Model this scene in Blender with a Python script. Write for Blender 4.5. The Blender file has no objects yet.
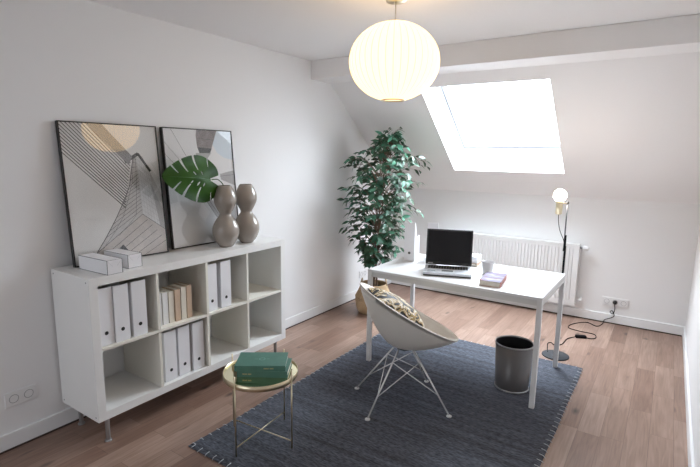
import bpy, bmesh, math, random
from math import sin, cos, pi, radians, hypot, atan2
from mathutils import Vector, Matrix

SC = bpy.context.scene
COL = SC.collection

# ------------------------------------------------------------------ camera
YAW, PITCH, ROLL = 0.58852, -0.16340, 0.01461
cd = bpy.data.cameras.new('camera')
cam = bpy.data.objects.new('camera', cd)
COL.objects.link(cam)
fwd = Vector((-sin(YAW) * cos(PITCH), cos(YAW) * cos(PITCH), sin(PITCH)))
rgt = Vector((cos(YAW), sin(YAW), 0))
up = rgt.cross(fwd)
r2 = rgt * cos(ROLL) + up * sin(ROLL)
u2 = -rgt * sin(ROLL) + up * cos(ROLL)
M = Matrix((r2, u2, -fwd)).transposed().to_4x4()
M.translation = Vector((2.7908, -1.2118, 1.5758))
cam.matrix_world = M
cd.sensor_width = 36
cd.lens = 24.599
cd.clip_start = 0.02
SC.camera = cam

# ------------------------------------------------------------------ world, portal, exposure
W = bpy.data.worlds.new('overcast_sky')
SC.world = W
W.use_nodes = True
bg = W.node_tree.nodes['Background']
bg.inputs[0].default_value = (0.885, 0.95, 1.03, 1)
# overcast sky: the zenith is three times as bright as the horizon
SKY_ZENITH = 46.5
wn = W.node_tree
w_tc = wn.nodes.new('ShaderNodeTexCoord')
w_sp = wn.nodes.new('ShaderNodeSeparateXYZ')
w_mx = wn.nodes.new('ShaderNodeMath'); w_mx.operation = 'MAXIMUM'; w_mx.inputs[1].default_value = 0.0
w_ma = wn.nodes.new('ShaderNodeMath'); w_ma.operation = 'MULTIPLY_ADD'
w_ma.inputs[1].default_value = SKY_ZENITH * 2 / 3; w_ma.inputs[2].default_value = SKY_ZENITH / 3
wn.links.new(w_tc.outputs['Generated'], w_sp.inputs[0])
wn.links.new(w_sp.outputs[2], w_mx.inputs[0])
wn.links.new(w_mx.outputs[0], w_ma.inputs[0])
wn.links.new(w_ma.outputs[0], bg.inputs[1])
SC.view_settings.view_transform = 'Standard'
SC.view_settings.look = 'None'
SC.view_settings.gamma = 1
SC.view_settings.use_curve_mapping = False
SC.view_settings.exposure = 0.10
SKY_X0, SKY_X1 = 0.885, 1.955
SLOPE_A = Vector((0, 2.4014, 2.400))      # slope inner surface, upper edge
SLOPE_B = Vector((0, 3.8972, 1.1963))     # lower edge at the knee wall
SD = (SLOPE_B - SLOPE_A).normalized()
SN = Vector((0, -SD.z, SD.y))             # outward normal (up and away)
SLAB = 0.28


def slope_pt(x, s, d=0.0):
    return Vector((x, 0, 0)) + SLOPE_A + SD * s + SN * d


SKY_S0 = (2.155 - SLOPE_A.z) / SD.z
SKY_S1 = (1.432 - SLOPE_A.z) / SD.z
pl = bpy.data.lights.new('skylight_portal', 'AREA')
pl.shape = 'RECTANGLE'
pl.size = SKY_X1 - SKY_X0
pl.size_y = SKY_S1 - SKY_S0
pl.cycles.is_portal = True
po = bpy.data.objects.new('skylight_portal', pl)
COL.objects.link(po)
zax = SN                                   # an area light shines along its -Z
yax = zax.cross(Vector((1, 0, 0)))
pm = Matrix((Vector((1, 0, 0)), yax, zax)).transposed().to_4x4()
pm.translation = slope_pt((SKY_X0 + SKY_X1) / 2, (SKY_S0 + SKY_S1) / 2, SLAB + 0.05)
po.matrix_world = pm
SHADE_GLOW = 2.4
# curtained window added in the unseen wall behind the viewer for fill light
W2X0, W2X1, W2Z0, W2Z1 = 0.12, 1.45, 0.75, 2.15
FILL_CURTAIN = 0.37
pl2 = bpy.data.lights.new('fill_portal', 'AREA')
pl2.shape = 'RECTANGLE'
pl2.size = W2X1 - W2X0
pl2.size_y = W2Z1 - W2Z0
pl2.cycles.is_portal = True
po2 = bpy.data.objects.new('fill_portal', pl2)
COL.objects.link(po2)
po2.location = ((W2X0 + W2X1) / 2, -2.6 - 0.16, (W2Z0 + W2Z1) / 2)
po2.rotation_euler = (radians(90), 0, 0)
BULB_GLOW = 52.0


# ------------------------------------------------------------------ materials
def newmat(name):
    m = bpy.data.materials.new(name)
    m.use_nodes = True
    nt = m.node_tree
    return m, nt, nt.nodes['Principled BSDF']


def mat(name, col, rough=0.5, metal=0.0, spec=0.5, bump=0.0, bscale=200.0, var=0.0, vscale=6.0, coat=0.0, trans=0.0):
    m, nt, b = newmat(name)
    b.inputs['Base Color'].default_value = (*col, 1)
    b.inputs['Roughness'].default_value = rough
    b.inputs['Metallic'].default_value = metal
    b.inputs['Specular IOR Level'].default_value = spec
    b.inputs['Coat Weight'].default_value = coat
    b.inputs['Coat Roughness'].default_value = 0.05
    tc = nt.nodes.new('ShaderNodeTexCoord')
    if var > 0:
        n = nt.nodes.new('ShaderNodeTexNoise')
        n.inputs['Scale'].default_value = vscale
        n.inputs['Detail'].default_value = 4
        nt.links.new(tc.outputs['Object'], n.inputs['Vector'])
        r = nt.nodes.new('ShaderNodeValToRGB')
        r.color_ramp.elements[0].position = 0.3
        r.color_ramp.elements[1].position = 0.7
        r.color_ramp.elements[0].color = (*[c * (1 - var) for c in col], 1)
        r.color_ramp.elements[1].color = (*[min(1, c * (1 + var)) for c in col], 1)
        nt.links.new(n.outputs['Fac'], r.inputs['Fac'])
        nt.links.new(r.outputs['Color'], b.inputs['Base Color'])
    if bump > 0:
        n = nt.nodes.new('ShaderNodeTexNoise')
        n.inputs['Scale'].default_value = bscale
        n.inputs['Detail'].default_value = 3
        nt.links.new(tc.outputs['Object'], n.inputs['Vector'])
        bp = nt.nodes.new('ShaderNodeBump')
        bp.inputs['Strength'].default_value = bump
        bp.inputs['Distance'].default_value = 0.002
        nt.links.new(n.outputs['Fac'], bp.inputs['Height'])
        nt.links.new(bp.outputs['Normal'], b.inputs['Normal'])
    return m


def emis(name, col, strength):
    m, nt, b = newmat(name)
    b.inputs['Base Color'].default_value = (0.22, 0.21, 0.19, 1)
    b.inputs['Emission Color'].default_value = (*col, 1)
    b.inputs['Emission Strength'].default_value = strength
    b.inputs['Roughness'].default_value = 0.6
    return m


def pane_mat(name, tint=(1, 1, 1), refl=0.03, rough=0.02):
    m = bpy.data.materials.new(name)
    m.use_nodes = True
    nt = m.node_tree
    nt.nodes.remove(nt.nodes['Principled BSDF'])
    out = nt.nodes['Material Output']
    t = nt.nodes.new('ShaderNodeBsdfTransparent')
    t.inputs[0].default_value = (*tint, 1)
    g = nt.nodes.new('ShaderNodeBsdfGlossy')
    g.inputs['Roughness'].default_value = rough
    lw_ = nt.nodes.new('ShaderNodeLayerWeight')
    lw_.inputs['Blend'].default_value = 0.5
    pw_ = nt.nodes.new('ShaderNodeMath'); pw_.operation = 'POWER'; pw_.inputs[1].default_value = 5
    nt.links.new(lw_.outputs['Facing'], pw_.inputs[0])
    f = nt.nodes.new('ShaderNodeMath'); f.operation = 'MULTIPLY_ADD'
    f.inputs[1].default_value = 0.9; f.inputs[2].default_value = refl
    nt.links.new(pw_.outputs[0], f.inputs[0])
    mx = nt.nodes.new('ShaderNodeMixShader')
    nt.links.new(f.outputs[0], mx.inputs[0])
    nt.links.new(t.outputs[0], mx.inputs[1])
    nt.links.new(g.outputs[0], mx.inputs[2])
    nt.links.new(mx.outputs[0], out.inputs[0])
    return m


def floor_mat():
    m, nt, b = newmat('oak_laminate')
    L = nt.links.new
    tc = nt.nodes.new('ShaderNodeTexCoord')
    mp = nt.nodes.new('ShaderNodeMapping')
    mp.inputs['Rotation'].default_value = (0, 0, radians(90))
    L(tc.outputs['Object'], mp.inputs['Vector'])
    br = nt.nodes.new('ShaderNodeTexBrick')
    br.offset = 0.37
    br.offset_frequency = 2
    br.squash = 0.78
    br.squash_frequency = 3
    br.inputs['Color1'].default_value = (0, 0, 0, 1)
    br.inputs['Color2'].default_value = (1, 1, 1, 1)
    br.inputs['Mortar'].default_value = (0.5, 0.5, 0.5, 1)
    br.inputs['Scale'].default_value = 1.0
    br.inputs['Mortar Size'].default_value = 0.0012
    br.inputs['Mortar Smooth'].default_value = 0.3
    br.inputs['Brick Width'].default_value = 0.72
    br.inputs['Row Height'].default_value = 0.118
    L(mp.outputs['Vector'], br.inputs['Vector'])
    # per plank shift of the grain
    sep = nt.nodes.new('ShaderNodeSeparateColor')
    L(br.outputs['Color'], sep.inputs[0])
    ma = nt.nodes.new('ShaderNodeMath'); ma.operation = 'MULTIPLY'; ma.inputs[1].default_value = 13.0
    L(sep.outputs[0], ma.inputs[0])
    cx = nt.nodes.new('ShaderNodeCombineXYZ')
    L(ma.outputs[0], cx.inputs[0]); L(ma.outputs[0], cx.inputs[2])
    ad = nt.nodes.new('ShaderNodeVectorMath'); ad.operation = 'ADD'
    L(tc.outputs['Object'], ad.inputs[0]); L(cx.outputs[0], ad.inputs[1])
    mg = nt.nodes.new('ShaderNodeMapping')
    mg.inputs['Scale'].default_value = (42, 2.6, 1)
    L(ad.outputs[0], mg.inputs['Vector'])
    n1 = nt.nodes.new('ShaderNodeTexNoise')
    n1.inputs['Scale'].default_value = 1.0; n1.inputs['Detail'].default_value = 7; n1.inputs['Distortion'].default_value = 1.6
    L(mg.outputs[0], n1.inputs['Vector'])
    mg2 = nt.nodes.new('ShaderNodeMapping')
    mg2.inputs['Scale'].default_value = (9, 2.2, 1)
    L(ad.outputs[0], mg2.inputs['Vector'])
    n2 = nt.nodes.new('ShaderNodeTexNoise')
    n2.inputs['Scale'].default_value = 1.0; n2.inputs['Detail'].default_value = 3
    L(mg2.outputs[0], n2.inputs['Vector'])
    # knots
    mk = nt.nodes.new('ShaderNodeMapping')
    mk.inputs['Scale'].default_value = (6.0, 2.6, 1)
    L(ad.outputs[0], mk.inputs['Vector'])
    vo = nt.nodes.new('ShaderNodeTexVoronoi')
    vo.inputs['Scale'].default_value = 1.0
    L(mk.outputs[0], vo.inputs['Vector'])
    kr = nt.nodes.new('ShaderNodeValToRGB')
    kr.color_ramp.elements[0].position = 0.03; kr.color_ramp.elements[0].color = (0.10, 0.09, 0.08, 1)
    kr.color_ramp.elements[1].position = 0.15; kr.color_ramp.elements[1].color = (1, 1, 1, 1)
    L(vo.outputs['Distance'], kr.inputs['Fac'])
    tone = nt.nodes.new('ShaderNodeValToRGB')
    e = tone.color_ramp.elements
    e[0].position = 0.0; e[0].color = (0.225, 0.135, 0.100, 1)
    e[1].position = 1.0; e[1].color = (0.375, 0.258, 0.203, 1)
    k = e.new(0.5); k.color = (0.30, 0.195, 0.148, 1)
    L(sep.outputs[0], tone.inputs['Fac'])
    gr = nt.nodes.new('ShaderNodeValToRGB')
    gr.color_ramp.elements[0].position = 0.33; gr.color_ramp.elements[0].color = (0.74, 0.70, 0.67, 1)
    gr.color_ramp.elements[1].position = 0.66; gr.color_ramp.elements[1].color = (1.1, 1.1, 1.1, 1)
    L(n1.outputs['Fac'], gr.inputs['Fac'])
    g2 = nt.nodes.new('ShaderNodeValToRGB')
    g2.color_ramp.elements[0].position = 0.3; g2.color_ramp.elements[0].color = (0.8, 0.77, 0.75, 1)
    g2.color_ramp.elements[1].position = 0.7; g2.color_ramp.elements[1].color = (1.1, 1.1, 1.1, 1)
    L(n2.outputs['Fac'], g2.inputs['Fac'])

    def mul(a, c, f=1.0):
        x = nt.nodes.new('ShaderNodeMix'); x.data_type = 'RGBA'; x.blend_type = 'MULTIPLY'
        x.inputs[0].default_value = f
        L(a, x.inputs[6]); L(c, x.inputs[7])
        return x.outputs[2]
    c = mul(tone.outputs['Color'], gr.outputs['Color'], 0.8)
    c = mul(c, g2.outputs['Color'], 0.8)
    c = mul(c, kr.outputs['Color'], 0.85)
    seam = nt.nodes.new('ShaderNodeValToRGB')
    seam.color_ramp.elements[0].color = (1, 1, 1, 1); seam.color_ramp.elements[1].color = (0.6, 0.57, 0.55, 1)
    L(br.outputs['Fac'], seam.inputs['Fac'])
    c = mul(c, seam.outputs['Color'], 1.0)
    L(c, b.inputs['Base Color'])
    b.inputs['Roughness'].default_value = 0.40
    b.inputs['Specular IOR Level'].default_value = 0.7
    bp = nt.nodes.new('ShaderNodeBump'); bp.inputs['Strength'].default_value = 0.12; bp.inputs['Distance'].default_value = 0.002
    L(n1.outputs['Fac'], bp.inputs['Height']); L(bp.outputs['Normal'], b.inputs['Normal'])
    return m


def rug_mat():
    m, nt, b = newmat('blue_grey_wool')
    L = nt.links.new
    tc = nt.nodes.new('ShaderNodeTexCoord')
    mp = nt.nodes.new('ShaderNodeMapping'); mp.inputs['Scale'].default_value = (1.1, 20, 1)
    L(tc.outputs['Object'], mp.inputs['Vector'])
    n = nt.nodes.new('ShaderNodeTexNoise'); n.inputs['Scale'].default_value = 1.0; n.inputs['Detail'].default_value = 5
    n.inputs['Roughness'].default_value = 0.6
    L(mp.outputs[0], n.inputs['Vector'])
    mp2 = nt.nodes.new('ShaderNodeMapping'); mp2.inputs['Scale'].default_value = (34, 110, 1)
    L(tc.outputs['Object'], mp2.inputs['Vector'])
    n2 = nt.nodes.new('ShaderNodeTexNoise'); n2.inputs['Scale'].default_value = 1.0; n2.inputs['Detail'].default_value = 3
    L(mp2.outputs[0], n2.inputs['Vector'])
    r = nt.nodes.new('ShaderNodeValToRGB')
    e = r.color_ramp.elements
    e[0].position = 0.32; e[0].color = (0.068, 0.068, 0.075, 1)
    e[1].position = 0.70; e[1].color = (0.128, 0.140, 0.172, 1)
    L(n.outputs['Fac'], r.inputs['Fac'])
    r2_ = nt.nodes.new('ShaderNodeValToRGB')
    r2_.color_ramp.elements[0].position = 0.3; r2_.color_ramp.elements[0].color = (0.4, 0.4, 0.4, 1)
    r2_.color_ramp.elements[1].position = 0.7; r2_.color_ramp.elements[1].color = (1.55, 1.55, 1.55, 1)
    L(n2.outputs['Fac'], r2_.inputs['Fac'])
    x = nt.nodes.new('ShaderNodeMix'); x.data_type = 'RGBA'; x.blend_type = 'MULTIPLY'; x.inputs[0].default_value = 0.9
    L(r.outputs['Color'], x.inputs[6]); L(r2_.outputs['Color'], x.inputs[7])
    L(x.outputs[2], b.inputs['Base Color'])
    b.inputs['Roughness'].default_value = 0.95
    b.inputs['Specular IOR Level'].default_value = 0.15
    b.inputs['Sheen Weight'].default_value = 0.12
    b.inputs['Sheen Roughness'].default_value = 0.35
    b.inputs['Sheen Tint'].default_value = (0.30, 0.55, 1.0, 1)
    bp = nt.nodes.new('ShaderNodeBump'); bp.inputs['Strength'].default_value = 0.6; bp.inputs['Distance'].default_value = 0.006
    L(n2.outputs['Fac'], bp.inputs['Height']); L(bp.outputs['Normal'], b.inputs['Normal'])
    return m


def cushion_mat():
    m, nt, b = newmat('gold_black_print')
    L = nt.links.new
    tc = nt.nodes.new('ShaderNodeTexCoord')
    n = nt.nodes.new('ShaderNodeTexNoise'); n.inputs['Scale'].default_value = 9; n.inputs['Detail'].default_value = 2; n.inputs['Distortion'].default_value = 1.5
    L(tc.outputs['Object'], n.inputs['Vector'])
    r = nt.nodes.new('ShaderNodeValToRGB'); r.color_ramp.interpolation = 'CONSTANT'
    e = r.color_ramp.elements
    e[0].position = 0.0; e[0].color = (0.015, 0.015, 0.016, 1)
    e[1].position = 0.43; e[1].color = (0.33, 0.21, 0.07, 1)
    for p_, c_ in ((0.46, (0.55, 0.43, 0.25)), (0.50, (0.80, 0.76, 0.66)), (0.53, (0.28, 0.18, 0.06)), (0.555, (0.50, 0.36, 0.15)), (0.60, (0.03, 0.03, 0.03)), (0.66, (0.75, 0.70, 0.58))):
        k = e.new(p_); k.color = (*c_, 1)
    L(n.outputs['Fac'], r.inputs['Fac'])
    L(r.outputs['Color'], b.inputs['Base Color'])
    b.inputs['Roughness'].default_value = 0.6
    return m


def basket_mat():
    m, nt, b = newmat('woven_seagrass')
    L = nt.links.new
    tc = nt.nodes.new('ShaderNodeTexCoord')
    w = nt.nodes.new('ShaderNodeTexWave'); w.bands_direction = 'Z'; w.inputs['Scale'].default_value = 32; w.inputs['Distortion'].default_value = 1.5
    w.inputs['Detail Scale'].default_value = 4
    L(tc.outputs['Object'], w.inputs['Vector'])
    r = nt.nodes.new('ShaderNodeValToRGB')
    r.color_ramp.elements[0].color = (0.36, 0.235, 0.125, 1); r.color_ramp.elements[1].color = (0.60, 0.44, 0.27, 1)
    L(w.outputs['Fac'], r.inputs['Fac']); L(r.outputs['Color'], b.inputs['Base Color'])
    bp = nt.nodes.new('ShaderNodeBump'); bp.inputs['Strength'].default_value = 0.5; bp.inputs['Distance'].default_value = 0.005
    L(w.outputs['Fac'], bp.inputs['Height']); L(bp.outputs['Normal'], b.inputs['Normal'])
    b.inputs['Roughness'].default_value = 0.8
    return m


def leaf_mat(name, dark, light, rough, spec=0.5, scale=7.0):
    m, nt, b = newmat(name)
    L = nt.links.new
    tc = nt.nodes.new('ShaderNodeTexCoord')
    n = nt.nodes.new('ShaderNodeTexNoise'); n.inputs['Scale'].default_value = scale; n.inputs['Detail'].default_value = 2
    L(tc.outputs['Object'], n.inputs['Vector'])
    r = nt.nodes.new('ShaderNodeValToRGB')
    r.color_ramp.elements[0].position = 0.35; r.color_ramp.elements[0].color = (*dark, 1)
    r.color_ramp.elements[1].position = 0.68; r.color_ramp.elements[1].color = (*light, 1)
    L(n.outputs['Fac'], r.inputs['Fac']); L(r.outputs['Color'], b.inputs['Base Color'])
    b.inputs['Roughness'].default_value = rough
    b.inputs['Specular IOR Level'].default_value = spec
    return m


WALL = mat('wall_paint', (0.88, 0.875, 0.875), 0.9, bump=0.06, bscale=120)
CEIL = mat('ceiling_paint', (0.92, 0.905, 0.905), 0.9, bump=0.05, bscale=120)
TRIM = mat('trim_gloss', (0.87, 0.87, 0.875), 0.45)
FLOOR = floor_mat()
WHITE = mat('white_lacquer', (0.86, 0.855, 0.84), 0.28, var=0.01)
WHITE_IN = mat('white_foil', (0.86, 0.83, 0.75), 0.4)
DESKW = mat('white_melamine', (0.80, 0.80, 0.80), 0.3, var=0.01)
METALW = mat('white_powder_coat', (0.80, 0.80, 0.80), 0.4)
CARD = mat('white_card', (0.85, 0.845, 0.865), 0.7, bump=0.03, bscale=80)
BLACKM = mat('matt_black', (0.014, 0.014, 0.015), 0.45)
BLACKC = mat('black_flex', (0.006, 0.006, 0.007), 0.8, spec=0.1)
BLACKP = mat('black_plastic', (0.02, 0.02, 0.022), 0.35)
STEEL = mat('brushed_steel', (0.42, 0.43, 0.44), 0.3, metal=1.0)
CHROME = mat('white_chrome', (0.86, 0.86, 0.86), 0.22, metal=0.55)
BRASS = mat('brass', (0.74, 0.64, 0.45), 0.30, metal=1.0)
BRASS_MIRROR = mat('brass_mirror', (0.82, 0.77, 0.52), 0.03, metal=1.0)
PAPER = mat('paper_pages', (0.78, 0.74, 0.66), 0.85, bump=0.2, bscale=400)
PANE = pane_mat('picture_glass', refl=0.065)


# ------------------------------------------------------------------ mesh builder
class MB:
    def __init__(s):
        s.v = []; s.f = []; s.mi = []; s.sm = []

    def add(s, vs, fs, mi=0, smooth=False):
        o = len(s.v)
        s.v += [Vector(p) for p in vs]
        for f in fs:
            s.f.append([i + o for i in f]); s.mi.append(mi); s.sm.append(smooth)
        return s

    def box(s, a, b, mi=0, M=None):
        x0, y0, z0 = a; x1, y1, z1 = b
        vs = [(x0, y0, z0), (x1, y0, z0), (x1, y1, z0), (x0, y1, z0), (x0, y0, z1), (x1, y0, z1), (x1, y1, z1), (x0, y1, z1)]
        if M: vs = [M @ Vector(p) for p in vs]
        return s.add(vs, [(0, 3, 2, 1), (4, 5, 6, 7), (0, 1, 5, 4), (1, 2, 6, 5), (2, 3, 7, 6), (3, 0, 4, 7)], mi)

    def lathe(s, prof, c=(0, 0, 0), n=48, mi=0, smooth=True, cap0=False, cap1=False):
        vs = []; fs = []
        for r, z in prof:
            for i in range(n):
                a = 2 * pi * i / n
                vs.append((c[0] + r * cos(a), c[1] + r * sin(a), c[2] + z))
        for k in range(len(prof) - 1):
            for i in range(n):
                j = (i + 1) % n
                fs.append((k * n + i, k * n + j, (k + 1) * n + j, (k + 1) * n + i))
        s.add(vs, fs, mi, smooth)
        if cap0: s.add(vs[:n], [tuple(range(n - 1, -1, -1))], mi)
        if cap1: s.add(vs[-n:], [tuple(range(n))], mi)
        return s

    def tube(s, pts, r, n=10, mi=0, caps=True, smooth=True):
        pts = [Vector(p) for p in pts]
        rr = r if isinstance(r, (list, tuple)) else [r] * len(pts)
        vs = []; fs = []
        ref = None
        for i, p in enumerate(pts):
            d = (pts[min(i + 1, len(pts) - 1)] - pts[max(i - 1, 0)]).normalized()
            if ref is None:
                ref = d.orthogonal().normalized()
            else:
                ref = (ref - d * ref.dot(d))
                if ref.length < 1e-6: ref = d.orthogonal()
                ref.normalize()
            q = d.cross(ref)
            for k in range(n):
                a = 2 * pi * k / n
                vs.append(p + (ref * cos(a) + q * sin(a)) * rr[i])
        for i in range(len(pts) - 1):
            for k in range(n):
                j = (k + 1) % n
                fs.append((i * n + k, i * n + j, (i + 1) * n + j, (i + 1) * n + k))
        s.add(vs, fs, mi, smooth)
        if caps:
            s.add(vs[:n], [tuple(range(n - 1, -1, -1))], mi)
            s.add(vs[-n:], [tuple(range(n))], mi)
        return s

    def ball(s, c, r, nu=24, nv=14, mi=0):
        prof = [(max(1e-4, sin(pi * k / nv)), -cos(pi * k / nv)) for k in range(nv + 1)]
        rx, ry, rz = r if isinstance(r, tuple) else (r, r, r)
        vs = []; fs = []
        for a, z in prof:
            for i in range(nu):
                t = 2 * pi * i / nu
                vs.append((c[0] + rx * a * cos(t), c[1] + ry * a * sin(t), c[2] + rz * z))
        for k in range(nv):
            for i in range(nu):
                j = (i + 1) % nu
                fs.append((k * nu + i, k * nu + j, (k + 1) * nu + j, (k + 1) * nu + i))
        return s.add(vs, fs, mi, True)

    def prism(s, poly, axis, a, b, mi=0):
        """poly: list of 2D points; extruded along axis from a to b"""
        def P(p, t):
            if axis == 'x': return (t, p[0], p[1])
            if axis == 'y': return (p[0], t, p[1])
            return (p[0], p[1], t)
        n = len(poly)
        vs = [P(p, a) for p in poly] + [P(p, b) for p in poly]
        fs = [tuple(range(n - 1, -1, -1)), tuple(range(n, 2 * n))]
        for i in range(n):
            j = (i + 1) % n
            fs.append((i, j, n + j, n + i))
        return s.add(vs, fs, mi)

    def build(s, name, mats, parent=None, bevel=0.0, solid=0.0, subsurf=0, M=None, fixn=True):
        me = bpy.data.meshes.new(name)
        vs = [M @ p for p in s.v] if M else s.v
        me.from_pydata([tuple(p) for p in vs], [], s.f)
        mats = mats if isinstance(mats, (list, tuple)) else [mats]
        for m in mats: me.materials.append(m)
        for p, mi, sm in zip(me.polygons, s.mi, s.sm):
            p.material_index = mi; p.use_smooth = sm
        bm = bmesh.new(); bm.from_mesh(me)
        bmesh.ops.remove_doubles(bm, verts=bm.verts, dist=1e-6)
        if fixn: bmesh.ops.recalc_face_normals(bm, faces=bm.faces)
        bm.to_mesh(me); bm.free()
        o = bpy.data.objects.new(name, me)
        COL.objects.link(o)
        if parent is not None: o.parent = parent
        if bevel:
            b = o.modifiers.new('bevel', 'BEVEL'); b.width = bevel; b.segments = 2; b.limit_method = 'ANGLE'
        if solid:
            b = o.modifiers.new('solid', 'SOLIDIFY'); b.thickness = solid; b.offset = 0
        if subsurf:
            b = o.modifiers.new('sub', 'SUBSURF'); b.levels = subsurf; b.render_levels = subsurf
        return o


def tag(o, label=None, cat=None, group=None, kind=None):
    if label: o['label'] = label
    if cat: o['category'] = cat
    if group: o['group'] = group
    if kind: o['kind'] = kind
    return o


def thing(name, label, cat, loc=(0, 0, 0), rz=0.0, group=None, rot=None):
    o = bpy.data.objects.new(name, None)
    o.empty_display_size = 0.05
    COL.objects.link(o)
    o.location = loc
    o.rotation_euler = rot if rot else (0, 0, rz)
    return tag(o, label, cat, group)


def copy_tree(o, parent=None):
    c = o.copy(); COL.objects.link(c)
    if parent is not None: c.parent = parent
    for ch in list(o.children): copy_tree(ch, c)
    return c


def place(o, loc, rz, label):
    o.location = loc; o.rotation_euler = (0, 0, rz); o['label'] = label
    return o


def spline(pts, n=6):
    pts = [Vector(p) for p in pts]
    out = []
    for i in range(len(pts) - 1):
        p0 = pts[max(i - 1, 0)]; p1 = pts[i]; p2 = pts[i + 1]; p3 = pts[min(i + 2, len(pts) - 1)]
        for k in range(n):
            t = k / n
            out.append(0.5 * ((2 * p1) + (p2 - p0) * t + (2 * p0 - 5 * p1 + 4 * p2 - p3) * t * t + (3 * p1 - p0 - 3 * p2 + p3) * t ** 3))
    out.append(pts[-1])
    return out


# ------------------------------------------------------------------ room shell
RW, RD, RC, RB = 3.0268, 3.8972, 2.3977, -2.6


def struct(name, mb, m, label, cat, **k):
    return tag(mb.build(name, m, **k), label, cat, kind='structure')


struct('floor', MB().box((-0.15, RB - 0.15, -0.1), (RW + 0.15, RD + 0.15, 0)), FLOOR, 'light oak laminate plank floor', 'floor')
struct('wall_left', MB().box((-0.15, RB - 0.15, 0), (0, RD + 0.15, RC + 0.3)), WALL, 'long white wall behind the shelf unit', 'wall')
struct('wall_right', MB().box((RW, RB - 0.15, 0), (RW + 0.15, RD + 0.15, RC + 0.3)), WALL, 'white wall at the right edge of the picture', 'wall')
struct('wall_back', MB().box((0, RD, 0), (RW, RD + 0.15, 1.1963)), WALL, 'low white knee wall under the sloping ceiling', 'wall')
struct('wall_front', MB().box((0, RB - 0.15, 0), (RW, RB, W2Z0)).box((0, RB - 0.15, W2Z1), (RW, RB, RC + 0.1)).box((0, RB - 0.15, W2Z0), (W2X0, RB, W2Z1)).box((W2X1, RB - 0.15, W2Z0), (RW, RB, W2Z1)), WALL, 'white wall behind the viewer', 'wall')
struct('ceiling', MB().box((0, RB, RC), (RW, 2.42, RC + 0.1)), CEIL, 'flat white ceiling with the pendant lamp', 'ceiling')
# sloping ceiling with the skylight opening and its plastered reveal
mb = MB()
S_END = (SLOPE_B - SLOPE_A).length + 0.02
xs = [0, SKY_X0, SKY_X1, RW]
ss = [0, SKY_S0, SKY_S1, S_END]
for d in (0, SLAB):
    for i in range(3):
        for j in range(3):
            if i == 1 and j == 1: continue
            mb.add([slope_pt(xs[i], ss[j], d), slope_pt(xs[i + 1], ss[j], d), slope_pt(xs[i + 1], ss[j + 1], d), slope_pt(xs[i], ss[j + 1], d)], [(0, 1, 2, 3)])


def strip(p, q):
    mb.add([slope_pt(*p, 0), slope_pt(*q, 0), slope_pt(*q, SLAB), slope_pt(*p, SLAB)], [(0, 1, 2, 3)])


for i in range(3):
    strip((xs[i], 0), (xs[i + 1], 0)); strip((xs[i], S_END), (xs[i + 1], S_END))
    strip((0, ss[i]), (0, ss[i + 1])); strip((RW, ss[i]), (RW, ss[i + 1]))
strip((SKY_X0, SKY_S0), (SKY_X1, SKY_S0)); strip((SKY_X0, SKY_S1), (SKY_X1, SKY_S1))
strip((SKY_X0, SKY_S0), (SKY_X0, SKY_S1)); strip((SKY_X1, SKY_S0), (SKY_X1, SKY_S1))
struct('ceiling_slope', mb, CEIL, 'sloping white ceiling with the skylight opening', 'ceiling')
struct('trim_1', MB().box((0, 2.2992, 2.2403), (RW, 2.6004, RC)), CEIL, 'boxed white beam between flat and sloping ceiling', 'beam', bevel=0.004)
BH, BT = 0.092, 0.014


def skirting(name, a, b, label):
    struct(name, MB().box(a, b), TRIM, label, 'baseboard', bevel=0.003)


skirting('baseboard_left', (0, RB, 0), (BT, RD, BH), 'white baseboard along the long left wall')
skirting('baseboard_back', (BT, RD - BT, 0), (RW - BT, RD, BH), 'white baseboard under the radiator wall')
skirting('baseboard_right', (RW - BT, RB, 0), (RW, RD, BH), 'white baseboard along the right wall')

SHADOW_LINE = mat('painted_shadow', (0.06, 0.04, 0.032), 0.8)  # dark strips colour in the shadow line where baseboard meets floor
struct('shadow_strip_back', MB().box((BT + 0.006, RD - BT - 0.006, 0), (RW - BT - 0.006, RD - BT, 0.010)), SHADOW_LINE, 'thin dark brown strip painting the shadow line at the foot of the back baseboard', 'shadow strip')
struct('shadow_strip_left', MB().box((BT, RB, 0), (BT + 0.006, RD - BT, 0.008)), SHADOW_LINE, 'thin dark brown strip painting the shadow line at the foot of the left baseboard', 'shadow strip')

# skylight
win = tag(thing('window_1', 'white framed roof skylight in the sloping ceiling', 'skylight', slope_pt((SKY_X0 + SKY_X1) / 2, (SKY_S0 + SKY_S1) / 2, SLAB)), kind='structure')
w2 = (SKY_X1 - SKY_X0) / 2; h2 = (SKY_S1 - SKY_S0) / 2
WM = Matrix((Vector((1, 0, 0)), SD, SN)).transposed().to_4x4()
win.rotation_euler = WM.to_euler()


def ring(x, y, w, z0, z1):
    return MB().box((-x, -y, z0), (x, -y + w, z1)).box((-x, y - w, z0), (x, y, z1)).box((-x, -y + w, z0), (-x + w, y - w, z1)).box((x - w, -y + w, z0), (x, y - w, z1))


SASH = mat('skylight_white', (0.78, 0.80, 0.82), 0.35)
ring(w2, h2, 0.03, -0.02, 0.05).build('window_frame', SASH, win, bevel=0.003)
ring(w2 - 0.034, h2 - 0.034, 0.05, 0.0, 0.04).build('sash', SASH, win, bevel=0.004)
ring(w2 - 0.029, h2 - 0.029, 0.013, -0.006, 0.004).build('gasket', mat('gasket_grey', (0.31, 0.33, 0.35), 0.6), win)
MB().box((-w2 + 0.08, -h2 + 0.08, 0.018), (w2 - 0.08, h2 - 0.08, 0.022)).build('glass_pane', pane_mat('skylight_glass', (0.95, 0.97, 0.98)), win)
MB().box((-0.05, h2 - 0.075, -0.012), (0.05, h2 - 0.05, 0.0)).build('handle', SASH, win, bevel=0.004)

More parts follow.
